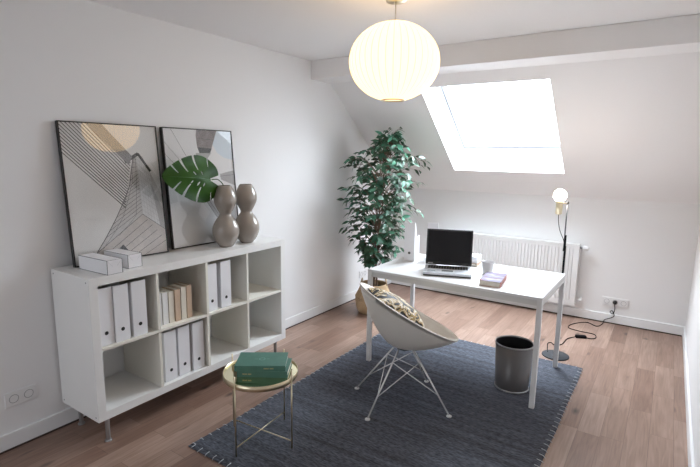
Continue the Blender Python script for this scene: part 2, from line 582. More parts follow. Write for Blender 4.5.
# invented curtained window behind the viewer, lets in soft fill light
win2 = tag(thing('fill_window', 'added unseen fill-light window with a sheer curtain behind the viewer', 'fill window', ((W2X0 + W2X1) / 2, RB - 0.08, (W2Z0 + W2Z1) / 2)), kind='structure')
a2x, a2z = (W2X1 - W2X0) / 2, (W2Z1 - W2Z0) / 2
FM = Matrix.Rotation(radians(90), 4, 'X')
ring(a2x, a2z, 0.05, -0.03, 0.03).build('window_frame', SASH, win2, M=FM)
MB().box((-0.03, -0.03, -a2z + 0.05), (0.03, 0.03, a2z - 0.05)).build('mullion', SASH, win2)
MB().box((-a2x + 0.05, -0.004, -a2z + 0.05), (a2x - 0.05, 0.004, a2z - 0.05)).build('fill_curtain', pane_mat('fill_sheer', (FILL_CURTAIN, FILL_CURTAIN, FILL_CURTAIN), 0.0), win2)

# ------------------------------------------------------------------ shelf unit
SX0, SX1, SY0, SY1, SZ0, SZ1, ST = 0.0140, 0.3999, 0.0, 1.4826, 0.150, 0.936, 0.046
DV = 0.016
CW = (SY1 - SY0 - 2 * ST - 3 * DV) / 4
shelf = thing('shelf_unit', 'white open cube shelf unit of eight compartments on steel legs', 'shelf', (0.207, 0.7413, 0))
R = lambda x, y, z: (x - 0.207, y - 0.7413, z)


def rbox(a, b): return MB().box(R(*a), R(*b))


rbox((SX0, SY0, SZ0), (SX1, SY0 + ST, SZ1)).build('side_panel', WHITE, shelf, bevel=0.0015)
rbox((SX0, SY1 - ST, SZ0), (SX1, SY1, SZ1)).build('side_panel', WHITE, shelf, bevel=0.0015)
rbox((SX0, SY0 + ST, SZ1 - ST), (SX1, SY1 - ST, SZ1)).build('top_panel', WHITE, shelf, bevel=0.001)
rbox((SX0, SY0 + ST, SZ0), (SX1, SY1 - ST, SZ0 + ST)).build('bottom_panel', WHITE, shelf, bevel=0.001)
ZM = (SZ0 + SZ1) / 2
cells = []
for k in range(4):
    y0 = SY0 + ST + k * (CW + DV)
    cells.append(y0)
    rbox((SX0 + 0.002, y0, ZM - DV / 2), (SX1 - 0.002, y0 + CW, ZM + DV / 2)).build('shelf_board', WHITE_IN, shelf)
    if k < 3:
        rbox((SX0 + 0.002, y0 + CW, SZ0 + ST), (SX1 - 0.001, y0 + CW + DV, SZ1 - ST)).build('divider', WHITE_IN, shelf)
for yy in (0.069, SY1 - 0.069):
    for xx in (0.068, 0.352):
        MB().lathe([(0.012, 0.006), (0.012, SZ0)], R(xx, yy, 0), 20).lathe([(0.0, 0), (0.019, 0), (0.019, 0.005), (0.012, 0.008)], R(xx, yy, 0), 20).build('leg', STEEL, shelf)
for xx in (SX0 + 0.025, SX1 - 0.025):
    for zz in (SZ0 + 0.023, SZ1 - 0.023):
        MB().tube([R(xx, SY0 - 0.0008, zz), R(xx, SY0 + 0.002, zz)], 0.0045, 14).build('screw_cover', mat('cover_grey', (0.30, 0.30, 0.32), 0.5), shelf)

# magazine files ----------------------------------------------------
FW, FH, FD = 0.083, 0.315, 0.255


def make_file(name, label, group, depth=FD):
    """front panel with the finger hole at local x = 0 facing +x; the box runs back to -depth"""
    t = thing(name, label, 'magazine file', group=group)
    th = 0.0035
    mb = MB()
    prof = [(0, 0), (0, FH), (-0.012, FH), (-0.055, FH * 0.86), (-0.095, FH * 0.60), (-0.115, FH * 0.56), (-depth, FH * 0.56), (-depth, 0)]
    for y in (-FW / 2, FW / 2 - th):
        mb.prism(prof, 'y', y, y + th)
    mb.box((-th, -FW / 2 + th, 0), (0, FW / 2 - th, FH))
    mb.box((-depth, -FW / 2 + th, 0), (-depth + th, FW / 2 - th, FH * 0.56))
    mb.box((-depth, -FW / 2 + th, 0), (0, FW / 2 - th, th))
    mb.build('file_body', CARD, t)
    MB().tube([(-0.002, 0, 0.068), (0.0006, 0, 0.068)], 0.0105, 24).build('finger_hole', BLACKM, t)
    return t


f0 = make_file('magazine_file', '', 'white magazine files in the shelf unit')
zu = ZM + DV / 2
zl = SZ0 + ST
file_spots = [
    (0.374, 0.0895, zu, 0.00, 'white magazine file in upper left compartment, against the left side panel'),
    (0.382, 0.177, zu, 0.0, 'white magazine file in upper left compartment, the middle of three'),
    (0.384, 0.280, zu, -0.03, 'white magazine file in upper left compartment, the right one, turned slightly'),
    (0.372, 0.472, zl, 0.01, 'white magazine file below the small books, the left of three'),
    (0.366, 0.575, zl, 0.00, 'white magazine file below the small books, the middle of three'),
    (0.376, 0.675, zl, -0.02, 'white magazine file below the small books, the right of three'),
    (0.376, 0.798, zu, 0.00, 'left one of the pair of white magazine files in the third upper compartment'),
    (0.380, 0.913, zu, -0.03, 'right one of the pair of white magazine files in the third upper compartment'),
]
for i, (x, y, z, a, lb) in enumerate(file_spots):
    place(f0 if i == 0 else copy_tree(f0), (x, y, z), a, lb)

# small books --------------------------------------------------------
COVW = mat('white_cover', (0.80, 0.79, 0.78), 0.5)
COVC = mat('cream_cover', (0.74, 0.68, 0.58), 0.6)
COVT = mat('tan_cover', (0.60, 0.44, 0.32), 0.7)


def make_book(name, label, cat, w, d, h, cover, group=None, pages=PAPER, th=0.002, spine=True):
    """stands upright: spine at local x = 0 facing +x, thickness w along y, depth d along -x, height h"""
    t = thing(name, label, cat, group=group)
    mb = MB()
    mb.box((-d, -w / 2, 0), (0, -w / 2 + th, h)).box((-d, w / 2 - th, 0), (0, w / 2, h))
    if spine: mb.box((-th, -w / 2 + th, 0), (0, w / 2 - th, h))
    mb.build('cover', cover, t, bevel=0.0008)
    MB().box((-d + 0.004, -w / 2 + th, 0.003), (-th if spine else -0.003, w / 2 - th, h - 0.004)).build('pages', pages, t)
    return t


bk = [(0.428, COVW, 0.235, 0.345, 'white book at the left end of the row, beside the divider'),
      (0.468, COVW, 0.237, 0.349, 'white book in the shelf row, second from the left'),
      (0.508, COVC, 0.236, 0.352, 'cream book in the shelf row, between the white and tan books'),
      (0.549, COVT, 0.240, 0.358, 'leftmost tan book of the row in the shelf unit'),
      (0.590, COVC, 0.246, 0.360, 'pale tan book of the row, between two darker tan ones'),
      (0.630, COVT, 0.248, 0.362, 'tan book at the right end of the row in the shelf unit')]
protos = {}
for y, m, h, x, lb in bk:
    b = make_book('book', lb, 'book', 0.0365, 0.125, h - 0.040, m, 'books standing in the shelf unit')
    b.location = (x, y, zu)

# ------------------------------------------------------------------ pictures
A_BG = mat('print_pale_grey', (0.78, 0.77, 0.755), 0.6)
A_BG2 = mat('print_cool_white', (0.80, 0.80, 0.80), 0.6)
A_LINE = mat('print_dark_line', (0.03, 0.03, 0.033), 0.6)
A_MID = mat('print_mid_grey', (0.42, 0.41, 0.41), 0.6)
A_FACE = mat('print_stone', (0.56, 0.54, 0.53), 0.6, var=0.1, vscale=14)
A_FACE2 = mat('print_light_stone', (0.68, 0.68, 0.68), 0.6, var=0.08, vscale=20)
A_BASE = mat('print_warm_stone', (0.56, 0.51, 0.48), 0.6, var=0.1, vscale=14)
A_BROWN = mat('print_brown_grey', (0.22, 0.185, 0.18), 0.6, var=0.25, vscale=24)
A_BLUE = mat('print_pale_blue', (0.66, 0.74, 0.80), 0.6)
AMATS = [A_BG, A_LINE, A_MID, A_FACE, A_FACE2, A_BASE, A_BROWN, A_BLUE, A_BG2]
FRAME_B = mat('black_frame', (0.012, 0.012, 0.013), 0.4)


class Art:
    """flat print in the y-z plane facing +x; u runs along +y, v up; every layer sits a hair in front of the last"""
    def __init__(s, w, h, bgmat):
        s.w = w; s.h = h; s.mb = MB(); s.x = -0.006
        s.poly([(0, 0), (1, 0), (1, 1), (0, 1)], bgmat)

    def P(s, q): return (s.x, (min(max(q[0], 0), 1) - 0.5) * s.w, min(max(q[1], 0), 1) * s.h)

    def poly(s, pts, m):
        s.mb.add([s.P(q) for q in pts], [tuple(range(len(pts)))], m)
        s.x += 0.00005

    def line(s, a, b, t, m=1):
        dx = (b[0] - a[0]) * s.w; dy = (b[1] - a[1]) * s.h; l = hypot(dx, dy)
        ex = -dy / l * t / s.w; ey = dx / l * t / s.h
        s.mb.add([s.P((a[0] - ex, a[1] - ey)), s.P((b[0] - ex, b[1] - ey)), s.P((b[0] + ex, b[1] + ey)), s.P((a[0] + ex, a[1] + ey))], [(0, 1, 2, 3)], m)


def lerp2(a, b, t): return (a[0] + (b[0] - a[0]) * t, a[1] + (b[1] - a[1]) * t)


def picture(label, w, h, loc, tilt, art, turn=0.0):
    t = thing('framed_picture', label, 'picture', loc, rot=(0, -tilt, turn), group='framed prints leaning on the shelf top')
    fw, fd = 0.006, 0.026
    MB().box((-fd, -w / 2, 0), (0, -w / 2 + fw, h)).box((-fd, w / 2 - fw, 0), (0, w / 2, h)).box((-fd, -w / 2 + fw, 0), (0, w / 2 - fw, fw)).box((-fd, -w / 2 + fw, h - fw), (0, w / 2 - fw, h)).build('frame', FRAME_B, t)
    MB().box((-fd + 0.002, -w / 2 + fw, fw), (-0.008, w / 2 - fw, h - fw)).build('backing_board', mat('grey_board', (0.3, 0.28, 0.26), 0.8), t)
    o = art.mb.build('print', AMATS, t, fixn=False)
    MB().box((-0.0035, -w / 2 + fw, fw), (-0.0015, w / 2 - fw, h - fw)).build('glass_pane', PANE, t)
    return t


PW, PH = 0.575, 0.80
a1 = Art(PW - 0.01, PH, 0)
T0, T1 = (0.706, 0.752), (0.216, 0.073)
a1.poly([(0.706, 0.752), (0.814, 0.767), (0.878, 0.656), (1, 0.456), (1, 0.0), (0.20, 0.0), (0.216, 0.073), (0.455, 0.312), (0.578, 0.46)], 3)
a1.poly([(0.743, 0.751), (0.80, 0.765), (0.878, 0.656), (0.953, 0.209), (0.749, 0.323)], 4)
a1.poly([(0.879, 0.559), (1, 0.34), (1, 0.18), (0.942, 0.22)], 2)
a1.poly([(0.18, 0.0), (0.216, 0.073), (0.749, 0.323), (1.0, 0.188), (1, 0)], 5)
# floors and edges of the tower
edge = [(0.706, 0.752), (0.64, 0.55), (0.578, 0.46), (0.455, 0.312), (0.33, 0.18), (0.20, 0.06)]
ridge = [(0.743, 0.751), (0.745, 0.60), (0.747, 0.50), (0.749, 0.323), (0.70, 0.30), (0.55, 0.22)]
for k in range(len(edge) - 1):
    a1.line(edge[k], edge[k + 1], 0.0022)
for q in (0.25, 0.5, 0.75):
    for k in range(len(edge) - 1):
        a1.line(lerp2(edge[k], ridge[k], q), lerp2(edge[k + 1], ridge[k + 1], q), 0.0009, 2 if q == 0.5 else 1)
for k in range(15):
    t = (k / 15) ** 1.25 * 4.4
    i = min(int(t), 4); f = t - i
    a1.line(lerp2(edge[i], edge[i + 1], f), lerp2((0.743, 0.74), (0.749, 0.33), k / 15), 0.0011)
for k in range(12):
    q = k / 11
    a1.line(lerp2((0.745, 0.75), (0.75, 0.32), q), lerp2((0.88, 0.65), (0.955, 0.21), q), 0.0007, 2)
for k in range(7):
    q = k / 6
    a1.line(lerp2((0.75, 0.75), (0.88, 0.655), q), lerp2((0.75, 0.32), (0.953, 0.21), q), 0.0006, 2)
for k in range(6):
    q = k / 5
    a1.line(lerp2((0.216, 0.073), (0.70, 0.0), q), lerp2((0.749, 0.323), (1.0, 0.10), q), 0.0014)
    if k: a1.line(lerp2((0.216, 0.073), (0.749, 0.323), q), lerp2((0.50, 0.0), (1.0, 0.188), q), 0.0007, 2)
a1.x += 0.00005
a1.line((0.749, 0.323), (1.0, 0.188), 0.0014)
a1.poly([(0.40, 0.06), (0.497, 0.112), (0.57, 0.04)], 1)
a1.line((0.613, 0.721), (0.771, 0.785), 0.010); a1.line((0.765, 0.785), (0.892, 0.649), 0.008)
# fan of stay cables
NC = 19
for k in range(NC):
    q = k / (NC - 1)
    if q < 0.42: st = (0.0, 0.79 + 0.205 * q / 0.42)
    else: st = (0.40 * (q - 0.42) / 0.58, 1.0)
    en = lerp2((0.566, 0.383), (0.62, 0.56), q * 2) if q < 0.5 else lerp2((0.62, 0.56), (0.69, 0.76), q * 2 - 1)
    a1.line(st, en, 0.0030 - 0.0006 * q)
a1.x += 0.00005
a1.poly([(0.24, 1.0), (0.40, 1.0), (0.70, 0.76), (0.655, 0.70)], 2)
for k in range(9):
    q = k / 8
    a1.line(lerp2((0.25, 1.0), (0.40, 1.0), q), lerp2((0.655, 0.70), (0.70, 0.76), q), 0.0014)
picture('tall black framed print of a tower with cable lines, left of two', PW, PH, (0.122, 0.372, SZ1 + 0.0027), radians(5.6), a1, radians(-3))

a2 = Art(0.575 - 0.01, PH, 8)
a2.poly([(0.775, 0.986), (0.70, 0.92), (0.687, 0.88), (0.75, 0.80), (0.86, 0.755), (1, 0.735), (1, 1), (0.775, 1)], 7)
a2.poly([(0.469, 1), (0.776, 1), (0.678, 0.847), (0.645, 0.795), (0.485, 0.795), (0.457, 0.845), (0.45, 0.944)], 6)
a2.poly([(0.465, 0.845), (0.677, 0.835), (0.64, 0.795), (0.485, 0.795)], 1)
a2.poly([(0.43, 0.795), (0.658, 0.795), (0.601, 0.752), (0.545, 0.627), (0.447, 0.629)], 2)
a2.poly([(0.44, 0.63), (0.54, 0.63), (0.58, 0.42), (0.75, 0.24), (0.69, 0.20), (0.50, 0.40)], 2)
a2.poly([(0.77, 0.61), (1.0, 0.64), (1.0, 0.50), (0.78, 0.56)], 2)
a2.poly([(0.80, 0.24), (1.0, 0.31), (1.0, 0.14), (0.88, 0.17)], 2)
for p, q in (((0.108, 0.991), (0.389, 0.645)), ((0.0, 0.89), (0.205, 0.726)), ((0.0, 0.79), (0.12, 0.70)), ((0.39, 0.645), (0.50, 0.50)), ((0.50, 0.40), (0.69, 0.20)), ((0.54, 0.41), (0.72, 0.22)), ((0.77, 0.59), (1, 0.60)), ((0.48, 0.92), (0.72, 0.91))):
    a2.line(p, q, 0.0011)
picture('shorter black framed architecture print behind the vases, right of two', 0.575, PH, (0.108, 1.010, SZ1 + 0.0024), radians(5.0), a2, radians(-1.5))

# small white boxes ---------------------------------------------------
EDGE = mat('dark_edge', (0.05, 0.05, 0.06), 0.6)


FOLD = mat('fold_grey', (0.5, 0.5, 0.53), 0.7)


def make_box(label):
    t = thing('storage_box', label, 'box', group='small white boxes on the shelf top')
    l, w, h = 0.262, 0.085, 0.076
    MB().box((-l / 2, -w / 2, 0), (l / 2, w / 2, h)).build('box_body', CARD, t, bevel=0.001)
    mb = MB()
    e = 0.0013
    for y in (-w / 2, w / 2):
        for z in (e, h):
            mb.tube([(-l / 2, y, z), (l / 2, y, z)], e, 6)
    for y in (-w / 2, w / 2):
        mb.tube([(l / 2, y, 0), (l / 2, y, h)], e, 6)
    mb.tube([(l / 2 - 0.001, -w / 2, h), (l / 2 - 0.001, w / 2, h)], e * 0.5, 6).tube([(l / 2, -w / 2, e), (l / 2, w / 2, e)], e * 0.6, 6)
    mb.build('edge_lines', EDGE, t)
    for sy in (-1, 1):
        MB().tube([(l / 2 + 0.0002, sy * (w / 2 - 0.003), h - 0.004), (l / 2 + 0.0002, sy * 0.012, 0.042)], 0.0005, 5).build('end_fold', FOLD, t)
    return t


b1 = make_box('small white box with dark edges, nearer the left end of the shelf top')
place(b1, (0.2665, 0.140, SZ1), radians(2.5), b1['label'])
b2 = copy_tree(b1)
place(b2, (0.2345, 0.288, SZ1), radians(2.0), 'small white box with dark edges, farther of two, before the tower print')
b2.scale = (0.86, 1, 1)

# vases ----------------------------------------------------------------
GLAZE = mat('taupe_glaze', (0.335, 0.292, 0.255), 0.16, spec=0.6, var=0.06, vscale=9, coat=0.4)
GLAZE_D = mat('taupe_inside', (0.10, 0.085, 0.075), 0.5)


def make_vase(label):
    t = thing('vase', label, 'vase', group='double gourd vases')
    keys = [(0.040, 0.0), (0.047, 0.004), (0.066, 0.03), (0.085, 0.07), (0.0915, 0.107), (0.086, 0.145), (0.066, 0.185), (0.046, 0.212), (0.0405, 0.226), (0.044, 0.24), (0.058, 0.265), (0.073, 0.30), (0.0765, 0.328), (0.071, 0.362), (0.056, 0.398), (0.043, 0.420)]
    prof = [(p.x, p.y) for p in spline([(r, z, 0) for r, z in keys], 4)]
    body = [(0, 0)] + prof + [(0.041, 0.4215), (0.039, 0.420)]
    MB().lathe(body, n=56).build('vase_body', GLAZE, t)
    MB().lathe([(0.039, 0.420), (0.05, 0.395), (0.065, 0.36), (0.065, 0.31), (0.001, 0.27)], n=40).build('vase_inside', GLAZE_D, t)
    return t


v1 = make_vase('taupe double gourd vase holding the monstera leaf stem')
v1.location = (0.267, 1.025, SZ1)
v2 = copy_tree(v1)
place(v2, (0.266, 1.221, SZ1), 0.8, 'taupe double gourd vase, empty, nearest the right end of shelf top')

# monstera leaf ---------------------------------------------------------
MLEAF = leaf_mat('monstera_green', (0.012, 0.052, 0.003), (0.030, 0.098, 0.008), 0.5, 0.15, 9)
ml = thing('monstera_leaf', 'single dark green monstera leaf standing in the front vase', 'leaf', (0.25, 1.012, 1.30))


def in_leaf(x, y):
    """unit leaf: base notch at origin, tip at (1,0), half width about .52"""
    if x < -0.26 or x > 1: return False
    # heart outline
    t = (x + 0.26) / 1.26
    hw = 0.54 * (sin(pi * min(1, t ** 0.72)) ** 0.62)
    if abs(y) > hw: return False
    if x < 0.02 and abs(y) < 0.035 + max(0, (-x)) * 0.38: return False     # sinus
    # slots from the margin towards the midrib
    for bx, ang, wd, start in ((0.06, 100, 0.017, 0.30), (0.22, 76, 0.024, 0.20), (0.42, 62, 0.026, 0.15), (0.60, 52, 0.020, 0.12)):
        ca, sa = cos(radians(ang)), sin(radians(ang))
        for sg in (1, -1):
            if sg < 0: px = x - bx - 0.04
            else: px = x - bx
            py = y * sg
            al = px * ca + py * sa; ac = -px * sa + py * ca
            if al > start and abs(ac) < wd * min(1.0, 0.45 + (al - start) * 2.4): return False
    # holes beside the midrib
    for hx, hy, a, b, ang in ((0.20, 0.13, 0.045, 0.016, 70), (0.33, 0.12, 0.05, 0.016, 62), (0.47, 0.09, 0.04, 0.012, 55), (0.24, -0.13, 0.045, 0.016, -70), (0.40, -0.11, 0.045, 0.014, -60)):
        ca, sa = cos(radians(ang)), sin(radians(ang))
        px, py = x - hx, y - hy
        if ((px * ca + py * sa) / a) ** 2 + ((-px * sa + py * ca) / b) ** 2 < 1: return False
    return True


mb = MB()
N = 150
idx = {}
vs = []; fs = []
LL = 0.375
LW = 0.285


def leaf_pt(x, y):
    zz = 0.05 * abs(y) ** 1.2 * -1 - 0.10 * (x - 0.35) ** 2 + 0.008 * sin(9 * (x * 0.5 + abs(y)))
    return Vector((x * LL, y * LW, zz * 0.8))


for i in range(N):
    for j in range(N):
        x = -0.28 + 1.3 * i / N; y = -0.56 + 1.12 * j / N
        dx, dy = 1.3 / N, 1.12 / N
        if in_leaf(x + dx / 2, y + dy / 2):
            f = []
            for a, b in ((0, 0), (1, 0), (1, 1), (0, 1)):
                k = (i + a, j + b)
                if k not in idx:
                    idx[k] = len(vs); vs.append(leaf_pt(x + a * dx, y + b * dy))
                f.append(idx[k])
            fs.append(tuple(f))
# leaf axes in the room: tip towards -y and slightly up, face to the room
tipd = Vector((0.10, -0.985, 0.10)).normalized()
face = Vector((0.96, 0.10, 0.12)); face = (face - tipd * face.dot(tipd)).normalized()
side = face.cross(tipd)
LM = Matrix((tipd, side, face)).transposed().to_4x4()
LM.translation = Vector((0.262, 0.925, 1.400)) - Vector((0.25, 1.012, 1.30))
mb.add(vs, fs, 0, True)
mb.build('leaf_blade', MLEAF, ml, solid=0.0012, M=LM)
MIDR = mat('leaf_midrib', (0.06, 0.16, 0.05), 0.4)
mb = MB()
mb.tube([LM @ (leaf_pt(t / 10, 0) + Vector((0, 0, 0.001))) for t in range(0, 10)], [0.0022 * (1 - t / 11) for t in range(10)], 6)
mb.build('midrib', MIDR, ml)
P0 = Vector((0.267, 1.025, 1.22)) - ml.location
mb = MB().tube(spline([P0, P0 + Vector((0.01, -0.012, 0.12)), Vector((0.268, 0.975, 1.395)) - ml.location, LM.translation + Vector((-0.002, 0, 0))], 6), 0.0032, 8)
mb.build('stem', MLEAF, ml)

# ------------------------------------------------------------------ rug
rug = thing('rug', 'large blue grey woven wool rug under the desk and chair', 'rug', (1.568, 1.45, 0))
hx, hy = 0.8075, 1.168
mb = MB()
nx, ny = 60, 90
random.seed(3)
top = {}
vs = []; fs = []
for i in range(nx + 1):
    for j in range(ny + 1):
        x = -hx + 2 * hx * i / nx; y = -hy + 2 * hy * j / ny
        e = min(hx - abs(x), hy - abs(y))
        if i in (0, nx): x += 0.004 * sin(y * 9) * (1 if i else -1)
        vs.append((x, y, 0.004 if e < 1e-6 else 0.0085 + 0.0006 * sin(x * 13 + y * 7)))
for i in range(nx):
    for j in range(ny):
        a = i * (ny + 1) + j
        fs.append((a, a + ny + 1, a + ny + 2, a + 1))
mb.add(vs, fs, 0, True)
mb.add([(-hx, -hy, 0.0005), (hx, -hy, 0.0005), (hx, hy, 0.0005), (-hx, hy, 0.0005)], [(0, 1, 2, 3)])
mb.build('rug_pile', rug_mat(), rug)
mb = MB()
for sgn in (-1, 1):
    n = int(2 * hy / 0.055)
    for k in range(n):
        y = -hy + 0.03 + k * 0.055
        mb.tube([(sgn * (hx + 0.006 + random.uniform(0, .004)), y + random.uniform(-.006, .006), 0.002), (sgn * (hx - 0.004), y, 0.0095), (sgn * (hx - 0.026), y + random.uniform(-.006, .006), 0.0108)], 0.0019, 5)
    n = int(2 * hx / 0.055)
    for k in range(n):
        x = -hx + 0.03 + k * 0.055
        mb.tube([(x + random.uniform(-.006, .006), sgn * (hy + 0.006), 0.002), (x, sgn * (hy - 0.004), 0.0095), (x, sgn * (hy - 0.026), 0.0108)], 0.0019, 5)
st_ = mb.build('edge_stitching', mat('stitch_wool', (0.62, 0.64, 0.68), 0.9), rug)
tag(st_, kind='stuff')
RT = 0.0095     # top of the rug

# ------------------------------------------------------------------ desk
DX0, DX1, DY0, DY1, DH = 0.972, 2.214, 1.760, 2.5165, 0.7346
desk = thing('desk', 'white rectangular desk with four square legs', 'desk', ((DX0 + DX1) / 2, (DY0 + DY1) / 2, RT))
dw, dd, dh = (DX1 - DX0) / 2, (DY1 - DY0) / 2, DH - RT
MB().box((-dw, -dd, dh - 0.018), (dw, dd, dh)).build('tabletop', DESKW, desk, bevel=0.0015)
lg = 0.031
mb = MB()
z0, z1 = dh - 0.056, dh - 0.018
mb.box((-dw + lg, -dd + 0.011, z0), (dw - lg, -dd + 0.026, z1)).box((-dw + lg, dd - 0.022, z0), (dw - lg, dd - 0.002, z1))
mb.box((-dw + 0.002, -dd + lg, z0), (-dw + 0.022, dd - lg, z1)).box((dw - 0.022, -dd + lg, z0), (dw - 0.002, dd - lg, z1))
mb.build('apron', mat('apron_white', (0.72, 0.71, 0.69), 0.45), desk, bevel=0.001)
for sx in (-1, 1):
    for sy in (-1, 1):
        x0, x1 = sorted((sx * dw, sx * (dw - lg))); y0, y1 = sorted((sy * dd, sy * (dd - lg)))
        MB().box((x0, y0, 0.002), (x1, y1, dh - 0.018)).build('leg', METALW, desk, bevel=0.002)

# laptop ----------------------------------------------------------------
LA = atan2(0.117, 0.317)
lap = thing('laptop', 'open laptop with black screen and silver base on the desk', 'laptop', (1.503, 2.003, DH), LA)
SILV = mat('laptop_silver', (0.66, 0.69, 0.73), 0.35, metal=0.2)
lw, ld = 0.169, 0.118
MB().box((-lw + 0.002, -ld + 0.002, 0.002), (lw - 0.002, ld, 0.010)).build('base_underside', BLACKP, lap, bevel=0.003)
base = MB().box((-lw, -ld, 0.010), (lw, ld, 0.030)).build('base', SILV, lap, bevel=0.003)
KEY = mat('key_dark', (0.03, 0.03, 0.034), 0.5)
mb = MB()
for r in range(5):
    n = 15
    for k in range(n):
        x0 = -0.145 + k * 0.29 / n; y0 = 0.004 + r * 0.0185
        mb.box((x0, y0, 0.030), (x0 + 0.29 / n - 0.002, y0 + 0.0165, 0.0325))
mb.build('keyboard', KEY, lap)
MB().box((-0.040, -0.080, 0.0295), (0.040, -0.030, 0.0306)).build('touchpad', mat('touchpad_dark', (0.10, 0.105, 0.11), 0.4), lap, bevel=0.001)
mb = MB().box((-0.052, -0.092, 0.0295), (0.052, -0.020, 0.0303)).build('touchpad_surround', mat('pale_silver', (0.72, 0.74, 0.76), 0.3), lap)
MB().box((-0.14, -0.085, 0.0298), (-0.085, -0.06, 0.0304)).build('palm_sticker', mat('sticker_grey', (0.25, 0.28, 0.32), 0.4), lap)
lidM = Matrix.Translation((0, ld - 0.006, 0.030)) @ Matrix.Rotation(radians(-9), 4, 'X')
lid = MB().box((-lw, 0, 0.004), (lw, 0.012, 0.272), M=lidM).build('lid', BLACKP, lap, bevel=0.003)
MB().box((-lw + 0.013, -0.0012, 0.028), (lw - 0.013, 0.0005, 0.260), M=lidM).build('screen', mat('screen_black', (0.008, 0.008, 0.010), 0.22), lap)
mb = MB()
for k in range(6):
    mb.box((-lw + 0.018 + k * 0.0062, -0.0018, 0.0120), (-lw + 0.0225 + k * 0.0062, -0.0002, 0.0185), M=lidM)
mb.build('lid_emblem', mat('emblem_grey', (0.5, 0.5, 0.52), 0.4), lap)
for x in (-0.11, 0.11):
    MB().tube([(x - 0.022, ld - 0.004, 0.031), (x + 0.022, ld - 0.004, 0.031)], 0.006, 12).build('hinge', SILV, lap)

# things on the desk -----------------------------------------------------
d1 = make_file('magazine_file', 'white magazine file standing on the desk left of the laptop', 'white magazine files on the desk')
d1.location = (1.094, 2.192, DH); d1.rotation_euler = (0, 0, radians(17 - 90))
d2 = make_file('magazine_file', 'white magazine file mostly hidden behind the laptop screen', 'white magazine files on the desk', 0.21)
d2.location = (1.250, 2.288, DH); d2.rotation_euler = (0, 0, radians(20 - 90))
bt = make_book('book', 'tan book lying under the white box behind the laptop', 'book', 0.022, 0.16, 0.14, COVT)
bt.location = (1.606, 2.335, DH + 0.011); bt.rotation_euler = (radians(-90), 0, radians(5))
wb = thing('storage_box', 'low white box lying behind the laptop on a tan book', 'box', (1.523, 2.405, DH + 0.0222), radians(5))
MB().box((-0.076, -0.062, 0), (0.076, 0.062, 0.034)).build('box_body', CARD, wb, bevel=0.001)
MB().box((-0.078, -0.064, 0.034), (0.078, 0.064, 0.050)).build('lid', CARD, wb, bevel=0.001)

CUPM = mat('grey_ceramic', (0.60, 0.60, 0.62), 0.35)
cup = thing('cup', 'pale grey handleless ceramic cup behind the paperback', 'cup', (1.746, 2.160, DH))
MB().lathe([(0, 0), (0.033, 0), (0.035, 0.003), (0.0445, 0.092), (0.0435, 0.094), (0.041, 0.092), (0.029, 0.008), (0.0, 0.006)], n=40).build('cup_body', CUPM, cup)

mag = thing('book', 'thick paperback with red spine lying on the desk by the cup', 'book', (1.850, 1.962, DH), radians(7))
REDC = mat('red_cover', (0.36, 0.075, 0.05), 0.45)


def print_cover():
    m, nt, b = newmat('lilac_red_cover_print')
    L = nt.links.new
    tc = nt.nodes.new('ShaderNodeTexCoord')
    mp = nt.nodes.new('ShaderNodeMapping'); mp.inputs['Scale'].default_value = (9, 16, 1); mp.inputs['Location'].default_value = (.3, .7, 0)
    L(tc.outputs['Object'], mp.inputs['Vector'])
    n = nt.nodes.new('ShaderNodeTexNoise'); n.inputs['Scale'].default_value = 1; n.inputs['Detail'].default_value = 3
    L(mp.outputs[0], n.inputs['Vector'])
    r = nt.nodes.new('ShaderNodeValToRGB')
    e = r.color_ramp.elements
    e[0].position = 0.34; e[0].color = (0.26, 0.05, 0.045, 1)
    e[1].position = 0.62; e[1].color = (0.36, 0.34, 0.42, 1)
    k = e.new(0.43); k.color = (0.18, 0.14, 0.22, 1)
    k = e.new(0.52); k.color = (0.22, 0.19, 0.28, 1)
    L(n.outputs['Fac'], r.inputs['Fac']); L(r.outputs['Color'], b.inputs['Base Color'])
    b.inputs['Roughness'].default_value = 0.6
    b.inputs['Specular IOR Level'].default_value = 0.2
    return m


mx, my, mz = 0.068, 0.133, 0.036
MB().box((-mx + 0.002, -my + 0.002, 0.0015), (mx - 0.003, my - 0.002, mz - 0.0015)).build('pages', PAPER, mag)
MB().box((-mx, -my, mz - 0.0015), (mx, my, mz)).build('front_cover', print_cover(), mag)
MB().box((-mx, -my, 0), (mx, my, 0.0015)).build('back_cover', REDC, mag)
MB().box((mx - 0.003, -my, 0.0015), (mx, my, mz - 0.0015)).build('spine', REDC, mag)

# ------------------------------------------------------------------ chair
CB = (1.47, 1.38)
CA = atan2(0.69, 0.72)
chair = thing('shell_chair', 'beige bucket shell chair on crossed wire legs', 'chair', (CB[0], CB[1], RT), CA)
SHELL = mat('beige_shell', (0.87, 0.83, 0.765), 0.5, bump=0.02, bscale=300)
BX, BZ = 0.02, 0.379 - RT


def shell_pt(th, h, inset=0.0):
    rx = 0.040 + 0.312 * cos(th)
    ry = 0.268 * sin(th) * (1 + 0.06 * cos(th))
    rz = 0.615 - RT - 0.178 * cos(th) - 0.012 * sin(th) ** 2
    v = h ** 2.4
    return Vector((BX + h * (rx - BX), h * ry, BZ + v * (rz - BZ)))


mb = MB()
nt_, nh = 64, 18
vs = [Vector((BX, 0, BZ))]; fs = []
for k in range(1, nh + 1):
    for i in range(nt_):
        vs.append(shell_pt(2 * pi * i / nt_, k / nh))
